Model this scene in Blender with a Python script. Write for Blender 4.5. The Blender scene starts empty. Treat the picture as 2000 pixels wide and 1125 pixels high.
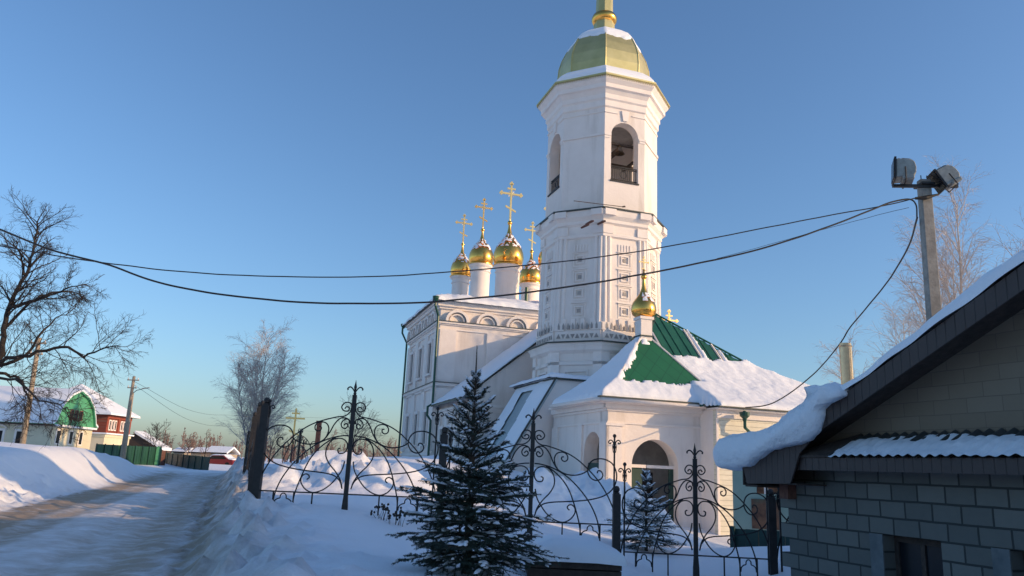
import bpy, math, random
import numpy as np
from math import sin, cos, pi, radians, hypot, sqrt, exp, atan2
from mathutils import Vector, Matrix, noise

# ---------------------------------------------------------------- camera, sky, sun, exposure
SC = bpy.context.scene
COL = SC.collection
F_PX, PITCH, ROLL, CZ = 1493.0, radians(13.3), radians(2.52), 1.6
cam_d = bpy.data.cameras.new('camera')
cam_d.sensor_width = 36.0
cam_d.lens = 36.0 * F_PX / 2000.0
cam_d.clip_start = 0.1
cam_d.clip_end = 4000
cam = bpy.data.objects.new('camera', cam_d)
COL.objects.link(cam)
CM = Matrix.Rotation(pi / 2 + PITCH, 4, 'X') @ Matrix.Rotation(ROLL, 4, 'Z')
cam.matrix_world = Matrix.Translation((0, 0, CZ)) @ CM
SC.camera = cam

SUN_AZ, SUN_EL = radians(15.0), radians(16.5)      # azimuth measured from +X toward -Y
sun_dir = Vector((cos(SUN_EL) * cos(SUN_AZ), -cos(SUN_EL) * sin(SUN_AZ), sin(SUN_EL)))
world = bpy.data.worlds.new('World')
SC.world = world
world.use_nodes = True
nt = world.node_tree
sky = nt.nodes.new('ShaderNodeTexSky')
sky.sky_type = 'NISHITA'
sky.sun_disc = False
sky.sun_elevation = SUN_EL
sky.sun_rotation = pi / 2 + SUN_AZ
sky.altitude = 100
sky.air_density = 1.12
sky.dust_density = 1.4
sky.ozone_density = 5.0
nt.links.new(sky.outputs[0], nt.nodes['Background'].inputs[0])
nt.nodes['Background'].inputs[1].default_value = 0.15
sun_d = bpy.data.lights.new('sun', 'SUN')
sun_d.energy = 3.0
sun_d.angle = radians(0.5)
sun_d.color = (1.0, 0.66, 0.34)
sun = bpy.data.objects.new('sun', sun_d)
sun.rotation_euler = sun_dir.to_track_quat('Z', 'Y').to_euler()
COL.objects.link(sun)
SC.view_settings.view_transform = 'Standard'
SC.view_settings.look = 'None'
SC.view_settings.gamma = 1.0
SC.view_settings.exposure = 0.40

# ---------------------------------------------------------------- measuring helpers
CR = CM.to_3x3()
CP = Vector((0, 0, CZ))
def ray(px, py):
    return CR @ Vector(((px - 1000) / F_PX, -(py - 562.5) / F_PX, -1))
def at(px, py, Y):
    r = ray(px, py); return CP + r * (Y / r.y)
AL = radians(18)
UU = Vector((cos(AL), sin(AL), 0)); VV = Vector((sin(AL), -cos(AL), 0))
_r = ray(1174, 410); _h = hypot(_r.x, _r.y)
T = Vector((_r.x / _h * 40, _r.y / _h * 40, 0))
def at_v(px, py, v):                    # church plane at distance v in front of the tower centre -> (u, z)
    r = ray(px, py); s = (v - (CP - T).dot(VV)) / r.dot(VV)
    p = CP + r * s; return ((p - T).dot(UU), p.z)

# ---------------------------------------------------------------- object helpers
def tag(o, label=None, cat=None, group=None, kind=None):
    if label: o['label'] = label
    if cat: o['category'] = cat
    if group: o['group'] = group
    if kind: o['kind'] = kind
    return o
def thing(name, label, cat, loc=(0, 0, 0), rz=0, group=None):
    o = bpy.data.objects.new(name, None)
    COL.objects.link(o)
    o.location = loc
    o.rotation_euler = (0, 0, rz)
    o.empty_display_size = 0.2
    return tag(o, label, cat, group)
def link_mesh(name, me, parent=None, loc=None):
    o = bpy.data.objects.new(name, me)
    COL.objects.link(o)
    if parent: o.parent = parent
    if loc: o.location = loc
    return o

class MB:
    def __init__(self):
        self.v = []; self.f = []
    def add(self, vs, fs):
        n = len(self.v)
        self.v.extend([tuple(p) for p in vs])
        self.f.extend([tuple(i + n for i in q) for q in fs])
    def box(self, x0, x1, y0, y1, z0, z1):
        x0, x1 = min(x0, x1), max(x0, x1); y0, y1 = min(y0, y1), max(y0, y1); z0, z1 = min(z0, z1), max(z0, z1)
        self.add([(x0, y0, z0), (x1, y0, z0), (x1, y1, z0), (x0, y1, z0), (x0, y0, z1), (x1, y0, z1), (x1, y1, z1), (x0, y1, z1)],
                 [(0, 3, 2, 1), (4, 5, 6, 7), (0, 1, 5, 4), (1, 2, 6, 5), (2, 3, 7, 6), (3, 0, 4, 7)])
    def prism(self, poly, z0, z1):         # poly in xy counter-clockwise
        n = len(poly)
        self.add([(x, y, z0) for x, y in poly] + [(x, y, z1) for x, y in poly],
                 [tuple(range(n))[::-1], tuple(range(n, 2 * n))] + [(i, (i + 1) % n, (i + 1) % n + n, i + n) for i in range(n)])
    def extrude(self, pts, d):             # pts 3D loop, d extrusion vector
        n = len(pts); d = Vector(d); pts = [Vector(p) for p in pts]
        self.add(pts + [p + d for p in pts],
                 [tuple(range(n))[::-1], tuple(range(n, 2 * n))] + [(i, (i + 1) % n, (i + 1) % n + n, i + n) for i in range(n)])
    def tube(self, pts, rad, n=6, cap=True):
        pts = [Vector(p) for p in pts]
        if not hasattr(rad, '__len__'): rad = [rad] * len(pts)
        ref = None; rings = []
        for i, p in enumerate(pts):
            t = (pts[min(i + 1, len(pts) - 1)] - pts[max(i - 1, 0)])
            if t.length < 1e-9: t = Vector((0, 0, 1))
            t.normalize()
            if ref is None:
                ref = t.orthogonal().normalized()
            ref = (ref - t * ref.dot(t))
            if ref.length < 1e-6: ref = t.orthogonal()
            ref.normalize()
            b = t.cross(ref)
            rings.append([p + (ref * cos(2 * pi * k / n) + b * sin(2 * pi * k / n)) * rad[i] for k in range(n)])
        vs = [q for r in rings for q in r]
        fs = []
        for i in range(len(pts) - 1):
            for k in range(n):
                k2 = (k + 1) % n
                fs.append((i * n + k, i * n + k2, (i + 1) * n + k2, (i + 1) * n + k))
        if cap:
            fs.append(tuple(range(n))[::-1]); fs.append(tuple((len(pts) - 1) * n + k for k in range(n)))
        self.add(vs, fs)
    def lathe(self, prof, c=(0, 0), n=24, rot=0.0, cap=True):      # prof [(r,z)]
        vs = []; fs = []
        for r, z in prof:
            for k in range(n):
                a = 2 * pi * k / n + rot
                vs.append((c[0] + r * cos(a), c[1] + r * sin(a), z))
        for i in range(len(prof) - 1):
            for k in range(n):
                k2 = (k + 1) % n
                fs.append((i * n + k, i * n + k2, (i + 1) * n + k2, (i + 1) * n + k))
        if cap:
            fs.append(tuple(range(n))[::-1]); fs.append(tuple((len(prof) - 1) * n + k for k in range(n)))
        self.add(vs, fs)
    def xform(self, M, start=0):
        for i in range(start, len(self.v)):
            self.v[i] = tuple(M @ Vector(self.v[i]))
    def build(self, name, mat, parent=None, smooth=False, bevel=0, autosmooth=None, loc=None):
        me = bpy.data.meshes.new(name)
        me.from_pydata(self.v, [], self.f)
        me.materials.append(mat)
        if smooth or autosmooth:
            me.polygons.foreach_set('use_smooth', [True] * len(me.polygons))
        me.update()
        o = link_mesh(name, me, parent, loc)
        if autosmooth:
            try: me.set_sharp_from_angle(angle=radians(autosmooth))
            except Exception: pass
        if bevel:
            m = o.modifiers.new('bevel', 'BEVEL'); m.width = bevel; m.segments = 2; m.limit_method = 'ANGLE'; m.angle_limit = radians(40)
        return o

def crom(pts, k=6):
    pts = [Vector(p) for p in pts]
    out = []
    P = [pts[0] * 2 - pts[1]] + pts + [pts[-1] * 2 - pts[-2]]
    for i in range(1, len(P) - 2):
        a, b, c, d = P[i - 1], P[i], P[i + 1], P[i + 2]
        for j in range(k):
            t = j / k
            out.append(0.5 * ((2 * b) + (c - a) * t + (2 * a - 5 * b + 4 * c - d) * t * t + (-a + 3 * b - 3 * c + d) * t ** 3))
    out.append(pts[-1]); return out

# ---------------------------------------------------------------- materials
def new_mat(name):
    m = bpy.data.materials.new(name); m.use_nodes = True
    n = m.node_tree
    return m, n, n.nodes['Principled BSDF']
def N(n, t, **kw):
    o = n.nodes.new(t)
    for k, v in kw.items():
        if k in o.inputs: o.inputs[k].default_value = v
        else: setattr(o, k, v)
    return o
def mat(name, c1, c2=None, scale=3.0, rough=0.8, metal=0.0, bump=0.0, bscale=20.0, detail=6.0, lo=0.35, hi=0.65, spec=None, c3=None, s3=0.6, stretch=1.0):
    m, n, b = new_mat(name)
    tc = N(n, 'ShaderNodeTexCoord')
    if c2 is not None:
        nz = N(n, 'ShaderNodeTexNoise', Scale=scale, Detail=detail, Roughness=0.6)
        n.links.new(tc.outputs['Object'], nz.inputs['Vector'])
        r = N(n, 'ShaderNodeValToRGB')
        r.color_ramp.elements[0].position = lo; r.color_ramp.elements[0].color = (*c1, 1)
        r.color_ramp.elements[1].position = hi; r.color_ramp.elements[1].color = (*c2, 1)
        n.links.new(nz.outputs['Fac'], r.inputs[0])
        out = r.outputs[0]
        if c3 is not None:
            nz2 = N(n, 'ShaderNodeTexNoise', Scale=s3, Detail=5.0, Roughness=0.65)
            mp2 = N(n, 'ShaderNodeMapping'); mp2.inputs['Scale'].default_value = (1, 1, stretch)
            n.links.new(tc.outputs['Object'], mp2.inputs['Vector']); n.links.new(mp2.outputs[0], nz2.inputs['Vector'])
            r2 = N(n, 'ShaderNodeValToRGB'); r2.color_ramp.elements[0].position = 0.52; r2.color_ramp.elements[1].position = 0.7
            n.links.new(nz2.outputs['Fac'], r2.inputs[0])
            mx = N(n, 'ShaderNodeMix', data_type='RGBA'); mx.inputs[7].default_value = (*c3, 1)
            n.links.new(r2.outputs[0], mx.inputs[0]); n.links.new(out, mx.inputs[6]); out = mx.outputs[2]
        n.links.new(out, b.inputs['Base Color'])
    else:
        b.inputs['Base Color'].default_value = (*c1, 1)
    b.inputs['Roughness'].default_value = rough
    b.inputs['Metallic'].default_value = metal
    if spec is not None: b.inputs['Specular IOR Level'].default_value = spec
    if bump:
        nb = N(n, 'ShaderNodeTexNoise', Scale=bscale, Detail=6.0, Roughness=0.6)
        n.links.new(tc.outputs['Object'], nb.inputs['Vector'])
        bp = N(n, 'ShaderNodeBump', Strength=min(1.0, bump), Distance=0.03)
        n.links.new(nb.outputs['Fac'], bp.inputs['Height'])
        n.links.new(bp.outputs[0], b.inputs['Normal'])
    return m

M = {}
M['white'] = mat('lime_wash', (0.79, 0.71, 0.65), (0.84, 0.76, 0.70), 0.9, 0.9, bump=0.3, bscale=5, c3=(0.66, 0.58, 0.51), s3=0.9, stretch=.16)
M['trimw'] = mat('white_trim', (0.80, 0.72, 0.66), (0.86, 0.78, 0.72), 2.0, 0.85, bump=0.2, bscale=12)
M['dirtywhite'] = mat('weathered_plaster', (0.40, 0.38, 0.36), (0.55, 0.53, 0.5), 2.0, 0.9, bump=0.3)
M['niche_shade'] = mat('niche_shade_plaster', (0.32, 0.29, 0.27), (0.40, 0.37, 0.34), 2.0, 0.9)  # recess shade put into the colour of solid pieces on the wall
M['plinth'] = mat('plinth_brick', (0.16, 0.09, 0.065), (0.26, 0.17, 0.13), 3.0, 0.9, bump=0.3)
M['gold'] = mat('gilding', (1.0, 0.54, 0.13), (0.95, 0.46, 0.09), 4.0, 0.2, 1.0, bump=0.25, bscale=2.2)
M['goldmatt'] = mat('gilded_metal', (0.90, 0.62, 0.25), (0.8, 0.52, 0.2), 8.0, 0.32, 1.0)
M['domegold'] = mat('greenish_gilt_sheet', (0.55, 0.47, 0.20), (0.66, 0.56, 0.26), 1.2, 0.42, 0.7, bump=0.15, bscale=1.5)
M['iron'] = mat('black_iron', (0.012, 0.012, 0.014), (0.03, 0.028, 0.028), 30, 0.5, 0.3)
M['ironpost'] = mat('black_post_paint', (0.012, 0.011, 0.011), (0.024, 0.02, 0.02), 14, 0.55)
M['flash'] = mat('dark_flashing', (0.03, 0.045, 0.04), (0.06, 0.07, 0.065), 8, 0.5)
M['greenpipe'] = mat('green_pipe_paint', (0.006, 0.06, 0.04), (0.012, 0.085, 0.05), 8, 0.4)
M['dark'] = mat('dark_inside', (0.012, 0.012, 0.014), None)
M['glass'] = mat('dark_glass', (0.012, 0.014, 0.018), None, rough=0.25, spec=.25)
M['bronze'] = mat('bell_bronze', (0.16, 0.11, 0.06), (0.08, 0.06, 0.04), 6, 0.4, 0.8)
M['wood'] = mat('grey_wood', (0.30, 0.24, 0.17), (0.42, 0.34, 0.25), 8, 0.9, bump=0.4)
M['beam'] = mat('belfry_beam', (0.07, 0.05, 0.04), (0.12, 0.09, 0.07), 8, 0.9)
M['rust'] = mat('rusty_paint', (0.10, 0.04, 0.03), (0.2, 0.09, 0.06), 10, 0.8)
M['concrete'] = mat('pole_concrete', (0.22, 0.21, 0.19), (0.32, 0.31, 0.28), 6, 0.85, bump=0.3)
M['jamb'] = mat('jamb_concrete', (0.10, 0.115, 0.12), (0.15, 0.165, 0.17), 5, 0.9, bump=0.3)
M['lampgrey'] = mat('lamp_housing', (0.24, 0.25, 0.23), (0.34, 0.35, 0.32), 9, 0.55)
M['steel'] = mat('flue_steel', (0.78, 0.52, 0.30), (0.62, 0.42, 0.25), 6, 0.33, 0.8)
M['cable'] = mat('cable_sheath', (0.012, 0.013, 0.016), None, rough=0.5)
M['bark'] = mat('dark_bark', (0.018, 0.015, 0.014), (0.04, 0.032, 0.028), 12, 0.95)
M['birchbark'] = mat('birch_bark', (0.48, 0.42, 0.36), (0.62, 0.56, 0.50), 3, 0.85, c3=(0.10, 0.07, 0.06), s3=3.0)
M['birchtwig'] = mat('birch_twigs', (0.42, 0.37, 0.34), (0.58, 0.51, 0.47), 3, 0.9)
M['needle'] = mat('spruce_needles', (0.018, 0.034, 0.028), (0.034, 0.055, 0.038), 5, 0.7)
M['sprucebark'] = mat('spruce_bark', (0.05, 0.035, 0.025), (0.09, 0.065, 0.05), 20, 0.95)
M['sidingcream'] = None
M['teal'] = mat('teal_panel', (0.24, 0.36, 0.31), (0.30, 0.42, 0.37), 1.5, 0.6)
M['brownpic'] = mat('brown_display', (0.05, 0.025, 0.02), (0.22, 0.11, 0.06), 3.5, 0.5, c3=(0.10, 0.12, 0.08), s3=2)
M['brownboard'] = None
M['orange'] = mat('red_brick_paint', (0.22, 0.045, 0.025), (0.30, 0.07, 0.04), 3, 0.85)
M['cream'] = mat('cream_wall', (0.64, 0.57, 0.40), (0.70, 0.63, 0.46), 1.0, 0.85)
M['roofgreen'] = None
M['gablegreen'] = mat('green_gable', (0.07, 0.30, 0.15), (0.09, 0.36, 0.19), 1.0, 0.6)
M['fencegreen'] = mat('green_sheet', (0.010, 0.06, 0.036), (0.016, 0.08, 0.046), 1.0, 0.55)
M['darkgreen'] = mat('dark_green_sheet', (0.006, 0.035, 0.03), (0.012, 0.05, 0.04), 1.0, 0.5)
M['redcar'] = mat('crimson_paint', (0.25, 0.01, 0.02), None, rough=0.3)
M['tyre'] = mat('tyre_rubber', (0.012, 0.012, 0.012), None, rough=0.9)
M['darkwood'] = mat('dark_planks', (0.035, 0.026, 0.022), (0.07, 0.05, 0.04), 10, 0.9, bump=0.4)
M['twigs'] = mat('far_twigs', (0.16, 0.10, 0.085), (0.24, 0.155, 0.13), 0.8, 0.95)

def snow_mat(name, dirt=False, bump=0.5, bscale=6.0, base=(0.84, 0.86, 0.90)):
    m, n, b = new_mat(name)
    tc = N(n, 'ShaderNodeTexCoord')
    b.inputs['Roughness'].default_value = 0.65
    b.inputs['Base Color'].default_value = (*base, 1)
    b.inputs['Specular IOR Level'].default_value = 0.3
    n1 = N(n, 'ShaderNodeTexNoise', Scale=bscale, Detail=8.0, Roughness=0.62)
    n.links.new(tc.outputs['Object'], n1.inputs['Vector'])
    bp = N(n, 'ShaderNodeBump', Strength=bump, Distance=0.08)
    n.links.new(n1.outputs['Fac'], bp.inputs['Height'])
    n3 = N(n, 'ShaderNodeTexNoise', Scale=bscale * 9, Detail=5.0, Roughness=0.7)
    n.links.new(tc.outputs['Object'], n3.inputs['Vector'])
    bp3 = N(n, 'ShaderNodeBump', Strength=.35, Distance=0.015)
    n.links.new(n3.outputs['Fac'], bp3.inputs['Height']); n.links.new(bp.outputs[0], bp3.inputs['Normal'])
    n.links.new(bp3.outputs[0], b.inputs['Normal'])
    if dirt:
        at_ = N(n, 'ShaderNodeAttribute', attribute_name='dirt')
        n2 = N(n, 'ShaderNodeTexNoise', Scale=1.6, Detail=8.0, Roughness=0.7)
        n.links.new(tc.outputs['Object'], n2.inputs['Vector'])
        ad = N(n, 'ShaderNodeMath', operation='MULTIPLY_ADD'); ad.inputs[1].default_value = 2.2; ad.inputs[2].default_value = -1.1
        n.links.new(n2.outputs['Fac'], ad.inputs[0])
        a2 = N(n, 'ShaderNodeMath', operation='ADD'); a2.use_clamp = True
        n.links.new(ad.outputs[0], a2.inputs[0]); n.links.new(at_.outputs['Fac'], a2.inputs[1])
        mu = N(n, 'ShaderNodeMath', operation='MULTIPLY', use_clamp=True)
        n.links.new(a2.outputs[0], mu.inputs[0]); n.links.new(at_.outputs['Fac'], mu.inputs[1])
        mx = N(n, 'ShaderNodeMix', data_type='RGBA')
        mx.inputs[6].default_value = (*base, 1); mx.inputs[7].default_value = (0.33, 0.25, 0.17, 1)
        n.links.new(mu.outputs[0], mx.inputs[0])
        n.links.new(mx.outputs[2], b.inputs['Base Color'])
    return m
M['snow'] = snow_mat('snow', False, 0.8, 5.0)
M['groundsnow'] = snow_mat('ground_snow', True, 0.5, 2.5)
M['roofsnow'] = snow_mat('roof_snow', False, 0.5, 1.6)

def lines_mat(name, base, dark, axis, period, width=0.1, rough=0.6, metal=0.0, bump=0.6):
    """boards, siding or seams: dark grooves every `period` m along an axis of object space"""
    m, n, b = new_mat(name)
    tc = N(n, 'ShaderNodeTexCoord'); sp = N(n, 'ShaderNodeSeparateXYZ')
    n.links.new(tc.outputs['Object'], sp.inputs[0])
    dv = N(n, 'ShaderNodeMath', operation='DIVIDE'); dv.inputs[1].default_value = period
    n.links.new(sp.outputs[axis], dv.inputs[0])
    fr = N(n, 'ShaderNodeMath', operation='FRACT'); n.links.new(dv.outputs[0], fr.inputs[0])
    r = N(n, 'ShaderNodeValToRGB')
    r.color_ramp.elements[0].position = 0.0; r.color_ramp.elements[0].color = (0, 0, 0, 1)
    r.color_ramp.elements[1].position = width; r.color_ramp.elements[1].color = (1, 1, 1, 1)
    n.links.new(fr.outputs[0], r.inputs[0])
    nz = N(n, 'ShaderNodeTexNoise', Scale=4.0, Detail=6.0); n.links.new(tc.outputs['Object'], nz.inputs['Vector'])
    mr = N(n, 'ShaderNodeMapRange'); mr.inputs[3].default_value = 0.8; mr.inputs[4].default_value = 1.15
    n.links.new(nz.outputs['Fac'], mr.inputs[0])
    mx = N(n, 'ShaderNodeMix', data_type='RGBA'); mx.inputs[6].default_value = (*dark, 1); mx.inputs[7].default_value = (*base, 1)
    n.links.new(r.outputs[0], mx.inputs[0])
    ml = N(n, 'ShaderNodeMix', data_type='RGBA', blend_type='MULTIPLY'); ml.inputs[0].default_value = 1.0
    n.links.new(mx.outputs[2], ml.inputs[6]); n.links.new(mr.outputs[0], ml.inputs[7])
    n.links.new(ml.outputs[2], b.inputs['Base Color'])
    bp = N(n, 'ShaderNodeBump', Strength=bump, Distance=0.02); n.links.new(r.outputs[0], bp.inputs['Height'])
    n.links.new(bp.outputs[0], b.inputs['Normal'])
    b.inputs['Roughness'].default_value = rough; b.inputs['Metallic'].default_value = metal
    return m
M['siding'] = lines_mat('cream_siding', (0.74, 0.69, 0.55), (0.42, 0.39, 0.31), 2, 0.19, 0.12)
M['brownboard'] = lines_mat('brown_boards', (0.05, 0.034, 0.03), (0.012, 0.009, 0.008), 0, 0.12, 0.12)
M['metalsheet'] = lines_mat('grey_green_sheet', (0.36, 0.42, 0.43), (0.26, 0.3, 0.31), 1, 0.6, 0.03, 0.4, 0.2)
M['corr'] = mat('corrugated_sheet', (0.03, 0.035, 0.035), (0.05, 0.055, 0.055), 5, 0.5)

def tile_green():
    """green roof sheet in diamond tiles laid on the slope"""
    m, n, b = new_mat('green_diamond_tiles')
    tc = N(n, 'ShaderNodeTexCoord'); mp = N(n, 'ShaderNodeMapping')
    mp.inputs['Rotation'].default_value = (radians(0), 0, 0)
    sp = N(n, 'ShaderNodeSeparateXYZ'); n.links.new(tc.outputs['Object'], sp.inputs[0])
    outs = []
    for sg in (1, -1):
        k = N(n, 'ShaderNodeMath', operation='MULTIPLY'); k.inputs[1].default_value = sg * 1.0
        n.links.new(sp.outputs[0], k.inputs[0])
        a = N(n, 'ShaderNodeMath', operation='MULTIPLY_ADD'); a.inputs[1].default_value = 1.0
        n.links.new(sp.outputs[2], a.inputs[0]); n.links.new(k.outputs[0], a.inputs[2])
        d = N(n, 'ShaderNodeMath', operation='DIVIDE'); d.inputs[1].default_value = 0.72; n.links.new(a.outputs[0], d.inputs[0])
        f = N(n, 'ShaderNodeMath', operation='FRACT'); n.links.new(d.outputs[0], f.inputs[0]); outs.append(f)
    mn = N(n, 'ShaderNodeMath', operation='MINIMUM'); n.links.new(outs[0].outputs[0], mn.inputs[0]); n.links.new(outs[1].outputs[0], mn.inputs[1])
    r = N(n, 'ShaderNodeValToRGB'); r.color_ramp.elements[0].color = (0.005, 0.04, 0.018, 1); r.color_ramp.elements[1].position = 0.06; r.color_ramp.elements[1].color = (0.012, 0.115, 0.045, 1)
    n.links.new(mn.outputs[0], r.inputs[0])
    nz = N(n, 'ShaderNodeTexNoise', Scale=1.2, Detail=5.0); n.links.new(tc.outputs['Object'], nz.inputs['Vector'])
    mr = N(n, 'ShaderNodeMapRange'); mr.inputs[3].default_value = 0.8; mr.inputs[4].default_value = 1.25; n.links.new(nz.outputs['Fac'], mr.inputs[0])
    ml = N(n, 'ShaderNodeMix', data_type='RGBA', blend_type='MULTIPLY'); ml.inputs[0].default_value = 1.0
    n.links.new(r.outputs[0], ml.inputs[6]); n.links.new(mr.outputs[0], ml.inputs[7]); n.links.new(ml.outputs[2], b.inputs['Base Color'])
    bp = N(n, 'ShaderNodeBump', Strength=0.6, Distance=0.02); n.links.new(r.outputs[0], bp.inputs['Height']); n.links.new(bp.outputs[0], b.inputs['Normal'])
    b.inputs['Roughness'].default_value = 0.42
    return m
M['roofgreen'] = tile_green()
M['seamgreen'] = mat('green_roof_sheet', (0.012, 0.085, 0.05), (0.02, 0.115, 0.065), 1.4, 0.4)

def block_mat(name, bw, bh, ramp, mortar, msize, axes, rough=0.9, bump=0.5):
    """stretcher bond blocks; axes = which object axes run along and up the wall"""
    m, n, b = new_mat(name)
    tc = N(n, 'ShaderNodeTexCoord'); sp = N(n, 'ShaderNodeSeparateXYZ'); cb = N(n, 'ShaderNodeCombineXYZ')
    n.links.new(tc.outputs['Object'], sp.inputs[0]); n.links.new(sp.outputs[axes[0]], cb.inputs[0]); n.links.new(sp.outputs[axes[1]], cb.inputs[1])
    br = N(n, 'ShaderNodeTexBrick', Scale=1.0); br.offset = 0.5
    br.inputs['Brick Width'].default_value = bw; br.inputs['Row Height'].default_value = bh
    br.inputs['Mortar Size'].default_value = msize; br.inputs['Mortar Smooth'].default_value = 0.15
    br.inputs['Color1'].default_value = (0, 0, 0, 1); br.inputs['Color2'].default_value = (1, 1, 1, 1); br.inputs['Mortar'].default_value = (0.5, 0.5, 0.5, 1)
    nd = N(n, 'ShaderNodeTexNoise', Scale=2.2, Detail=3.0)
    n.links.new(cb.outputs[0], nd.inputs['Vector'])
    sc = N(n, 'ShaderNodeVectorMath', operation='SCALE'); sc.inputs['Scale'].default_value = 0.022
    n.links.new(nd.outputs['Color'], sc.inputs[0])
    av = N(n, 'ShaderNodeVectorMath', operation='ADD'); n.links.new(cb.outputs[0], av.inputs[0]); n.links.new(sc.outputs[0], av.inputs[1])
    n.links.new(av.outputs[0], br.inputs['Vector'])
    r = N(n, 'ShaderNodeValToRGB')
    r.color_ramp.elements[0].color = (*ramp[0], 1); r.color_ramp.elements[1].color = (*ramp[1], 1)
    nz = N(n, 'ShaderNodeTexNoise', Scale=9.0, Detail=8.0, Roughness=0.7); n.links.new(tc.outputs['Object'], nz.inputs['Vector'])
    mxf = N(n, 'ShaderNodeMix', data_type='RGBA'); mxf.inputs[0].default_value = 0.45
    n.links.new(br.outputs['Color'], mxf.inputs[6]); n.links.new(nz.outputs['Color'], mxf.inputs[7])
    n.links.new(mxf.outputs[2], r.inputs[0])
    mx = N(n, 'ShaderNodeMix', data_type='RGBA'); mx.inputs[7].default_value = (*mortar, 1)
    n.links.new(br.outputs['Fac'], mx.inputs[0]); n.links.new(r.outputs[0], mx.inputs[6])
    n.links.new(mx.outputs[2], b.inputs['Base Color'])
    iv = N(n, 'ShaderNodeMath', operation='SUBTRACT'); iv.inputs[0].default_value = 1.0; n.links.new(br.outputs['Fac'], iv.inputs[1])
    a = N(n, 'ShaderNodeMath', operation='MULTIPLY_ADD'); a.inputs[1].default_value = 0.35
    n.links.new(nz.outputs['Fac'], a.inputs[0]); n.links.new(iv.outputs[0], a.inputs[2])
    bp = N(n, 'ShaderNodeBump', Strength=bump, Distance=0.02); n.links.new(a.outputs[0], bp.inputs['Height']); n.links.new(bp.outputs[0], b.inputs['Normal'])
    b.inputs['Roughness'].default_value = rough
    return m
M['blocks'] = block_mat('grey_blocks', 0.372, 0.196, ((0.075, 0.08, 0.075), (0.18, 0.18, 0.16)), (0.035, 0.04, 0.038), 0.012, (0, 2), bump=0.9)
M['gablestone'] = block_mat('gable_stone_sheet', 0.42, 0.16, ((0.17, 0.135, 0.095), (0.23, 0.19, 0.14)), (0.15, 0.12, 0.09), 0.005, (0, 2), bump=0.15)
M['redbrick'] = block_mat('red_brick', 0.5, 0.16, ((0.17, 0.035, 0.022), (0.25, 0.06, 0.035)), (0.2, 0.085, 0.06), 0.012, (1, 2), bump=0.2)

# ---------------------------------------------------------------- ground
CTRL = [(0,0,0),(-2,6,.45),(-1.2,7.5,.55),(1,8,.3),(4,8,-.6),(6,10,-.6),(-3,9,.5),(-4.3,13.8,.70),(-2.7,13.8,.72),(-1.1,13.8,.60),(.54,13.8,.38),
        (2,13.8,.12),(3.4,13.8,.03),(4.7,13.8,.08),(0,18,.6),(3,19,.1),(6,22,-.5),(7,28,-.6),(9,26,-.6),(12,25,-.6),(-3,25,1.1),(0,30,1.1),(-6.5,20,.6),(-6,22.5,.8),(-8.2,24,.6),(-10,30,.9),
        (-9,30,1.2),(-5,40,1.4),(-2,50,1.6),(-14,45,1.25),(-18,55,1.0),(-20,60,.7),(20,20,-.6),(20,5,-.4),(-9,3,.4),(10,0,-.4),
        (-14.5,16,.8),(-16,20,1.05),(-20,30,1.55),(-22,40,1.65),(-28,45,1.75),(-29,57,.9),(-32,66,.5),(-36,60,1.4),(-45,50,1.8),(-60,60,1.9),(-32,80,.4),(0,100,.9),
        (40,60,0),(60,30,0),(-80,110,1.2),(60,110,.6),(-100,30,1.8),(0,-30,0),(-50,-20,.6),(60,-20,0)]
_P = np.array([c[:2] for c in CTRL], float); _Z = np.array([c[2] for c in CTRL], float)
def _phi(d2): return np.sqrt(d2 + 9.0)
_A = _phi(((_P[:, None, :] - _P[None, :, :]) ** 2).sum(-1))
_W = np.linalg.solve(_A + np.eye(len(_P)) * 0.02, _Z - 0.8)
HEAPS = [  # x, y, rx, ry, height, roughness
    (-5.9,21.0,1.7,1.3,.34,.5),(-4.5,21.9,1.6,1.2,.34,.6),(-3.2,21.6,1.4,1.2,.30,.5),(-6.9,24.0,2.0,1.8,.10,.6),
    (2.6,26.6,2.2,1.7,1.0,.35),(4.7,26.4,1.6,1.3,.55,.3),(0.2,25.5,1.8,1.4,.3,.4),(-1.0,33,3,2,.4,.3),
    (-13.6,19.3,1.0,1.5,.42,.8),(-14.6,17.0,1.5,1.5,.3,.6),(-25.5,57,2.5,4,.45,.5),(-17.5,31,1.6,5,.10,.4)]
def road_lat(x, y):
    return (x - (-3.1 - 0.347 * y)) * 0.945
def ground_base(X, Y):
    pts = np.stack([X.ravel(), Y.ravel()], 1)
    out = np.zeros(len(pts))
    for s in range(0, len(pts), 20000):
        d2 = ((pts[s:s + 20000, None, :] - _P[None]) ** 2).sum(-1)
        out[s:s + 20000] = _phi(d2) @ _W + 0.8
    z = out.reshape(X.shape)
    R = np.hypot(X, Y - 30)
    k = np.clip((R - 90) / 120, 0, 1)
    return z * (1 - k) + 0.9 * k
def fbm(x, y, s, o=3):
    return noise.fractal(Vector((x * s, y * s, 3.7)), 0.8, 2.0, o)
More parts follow.
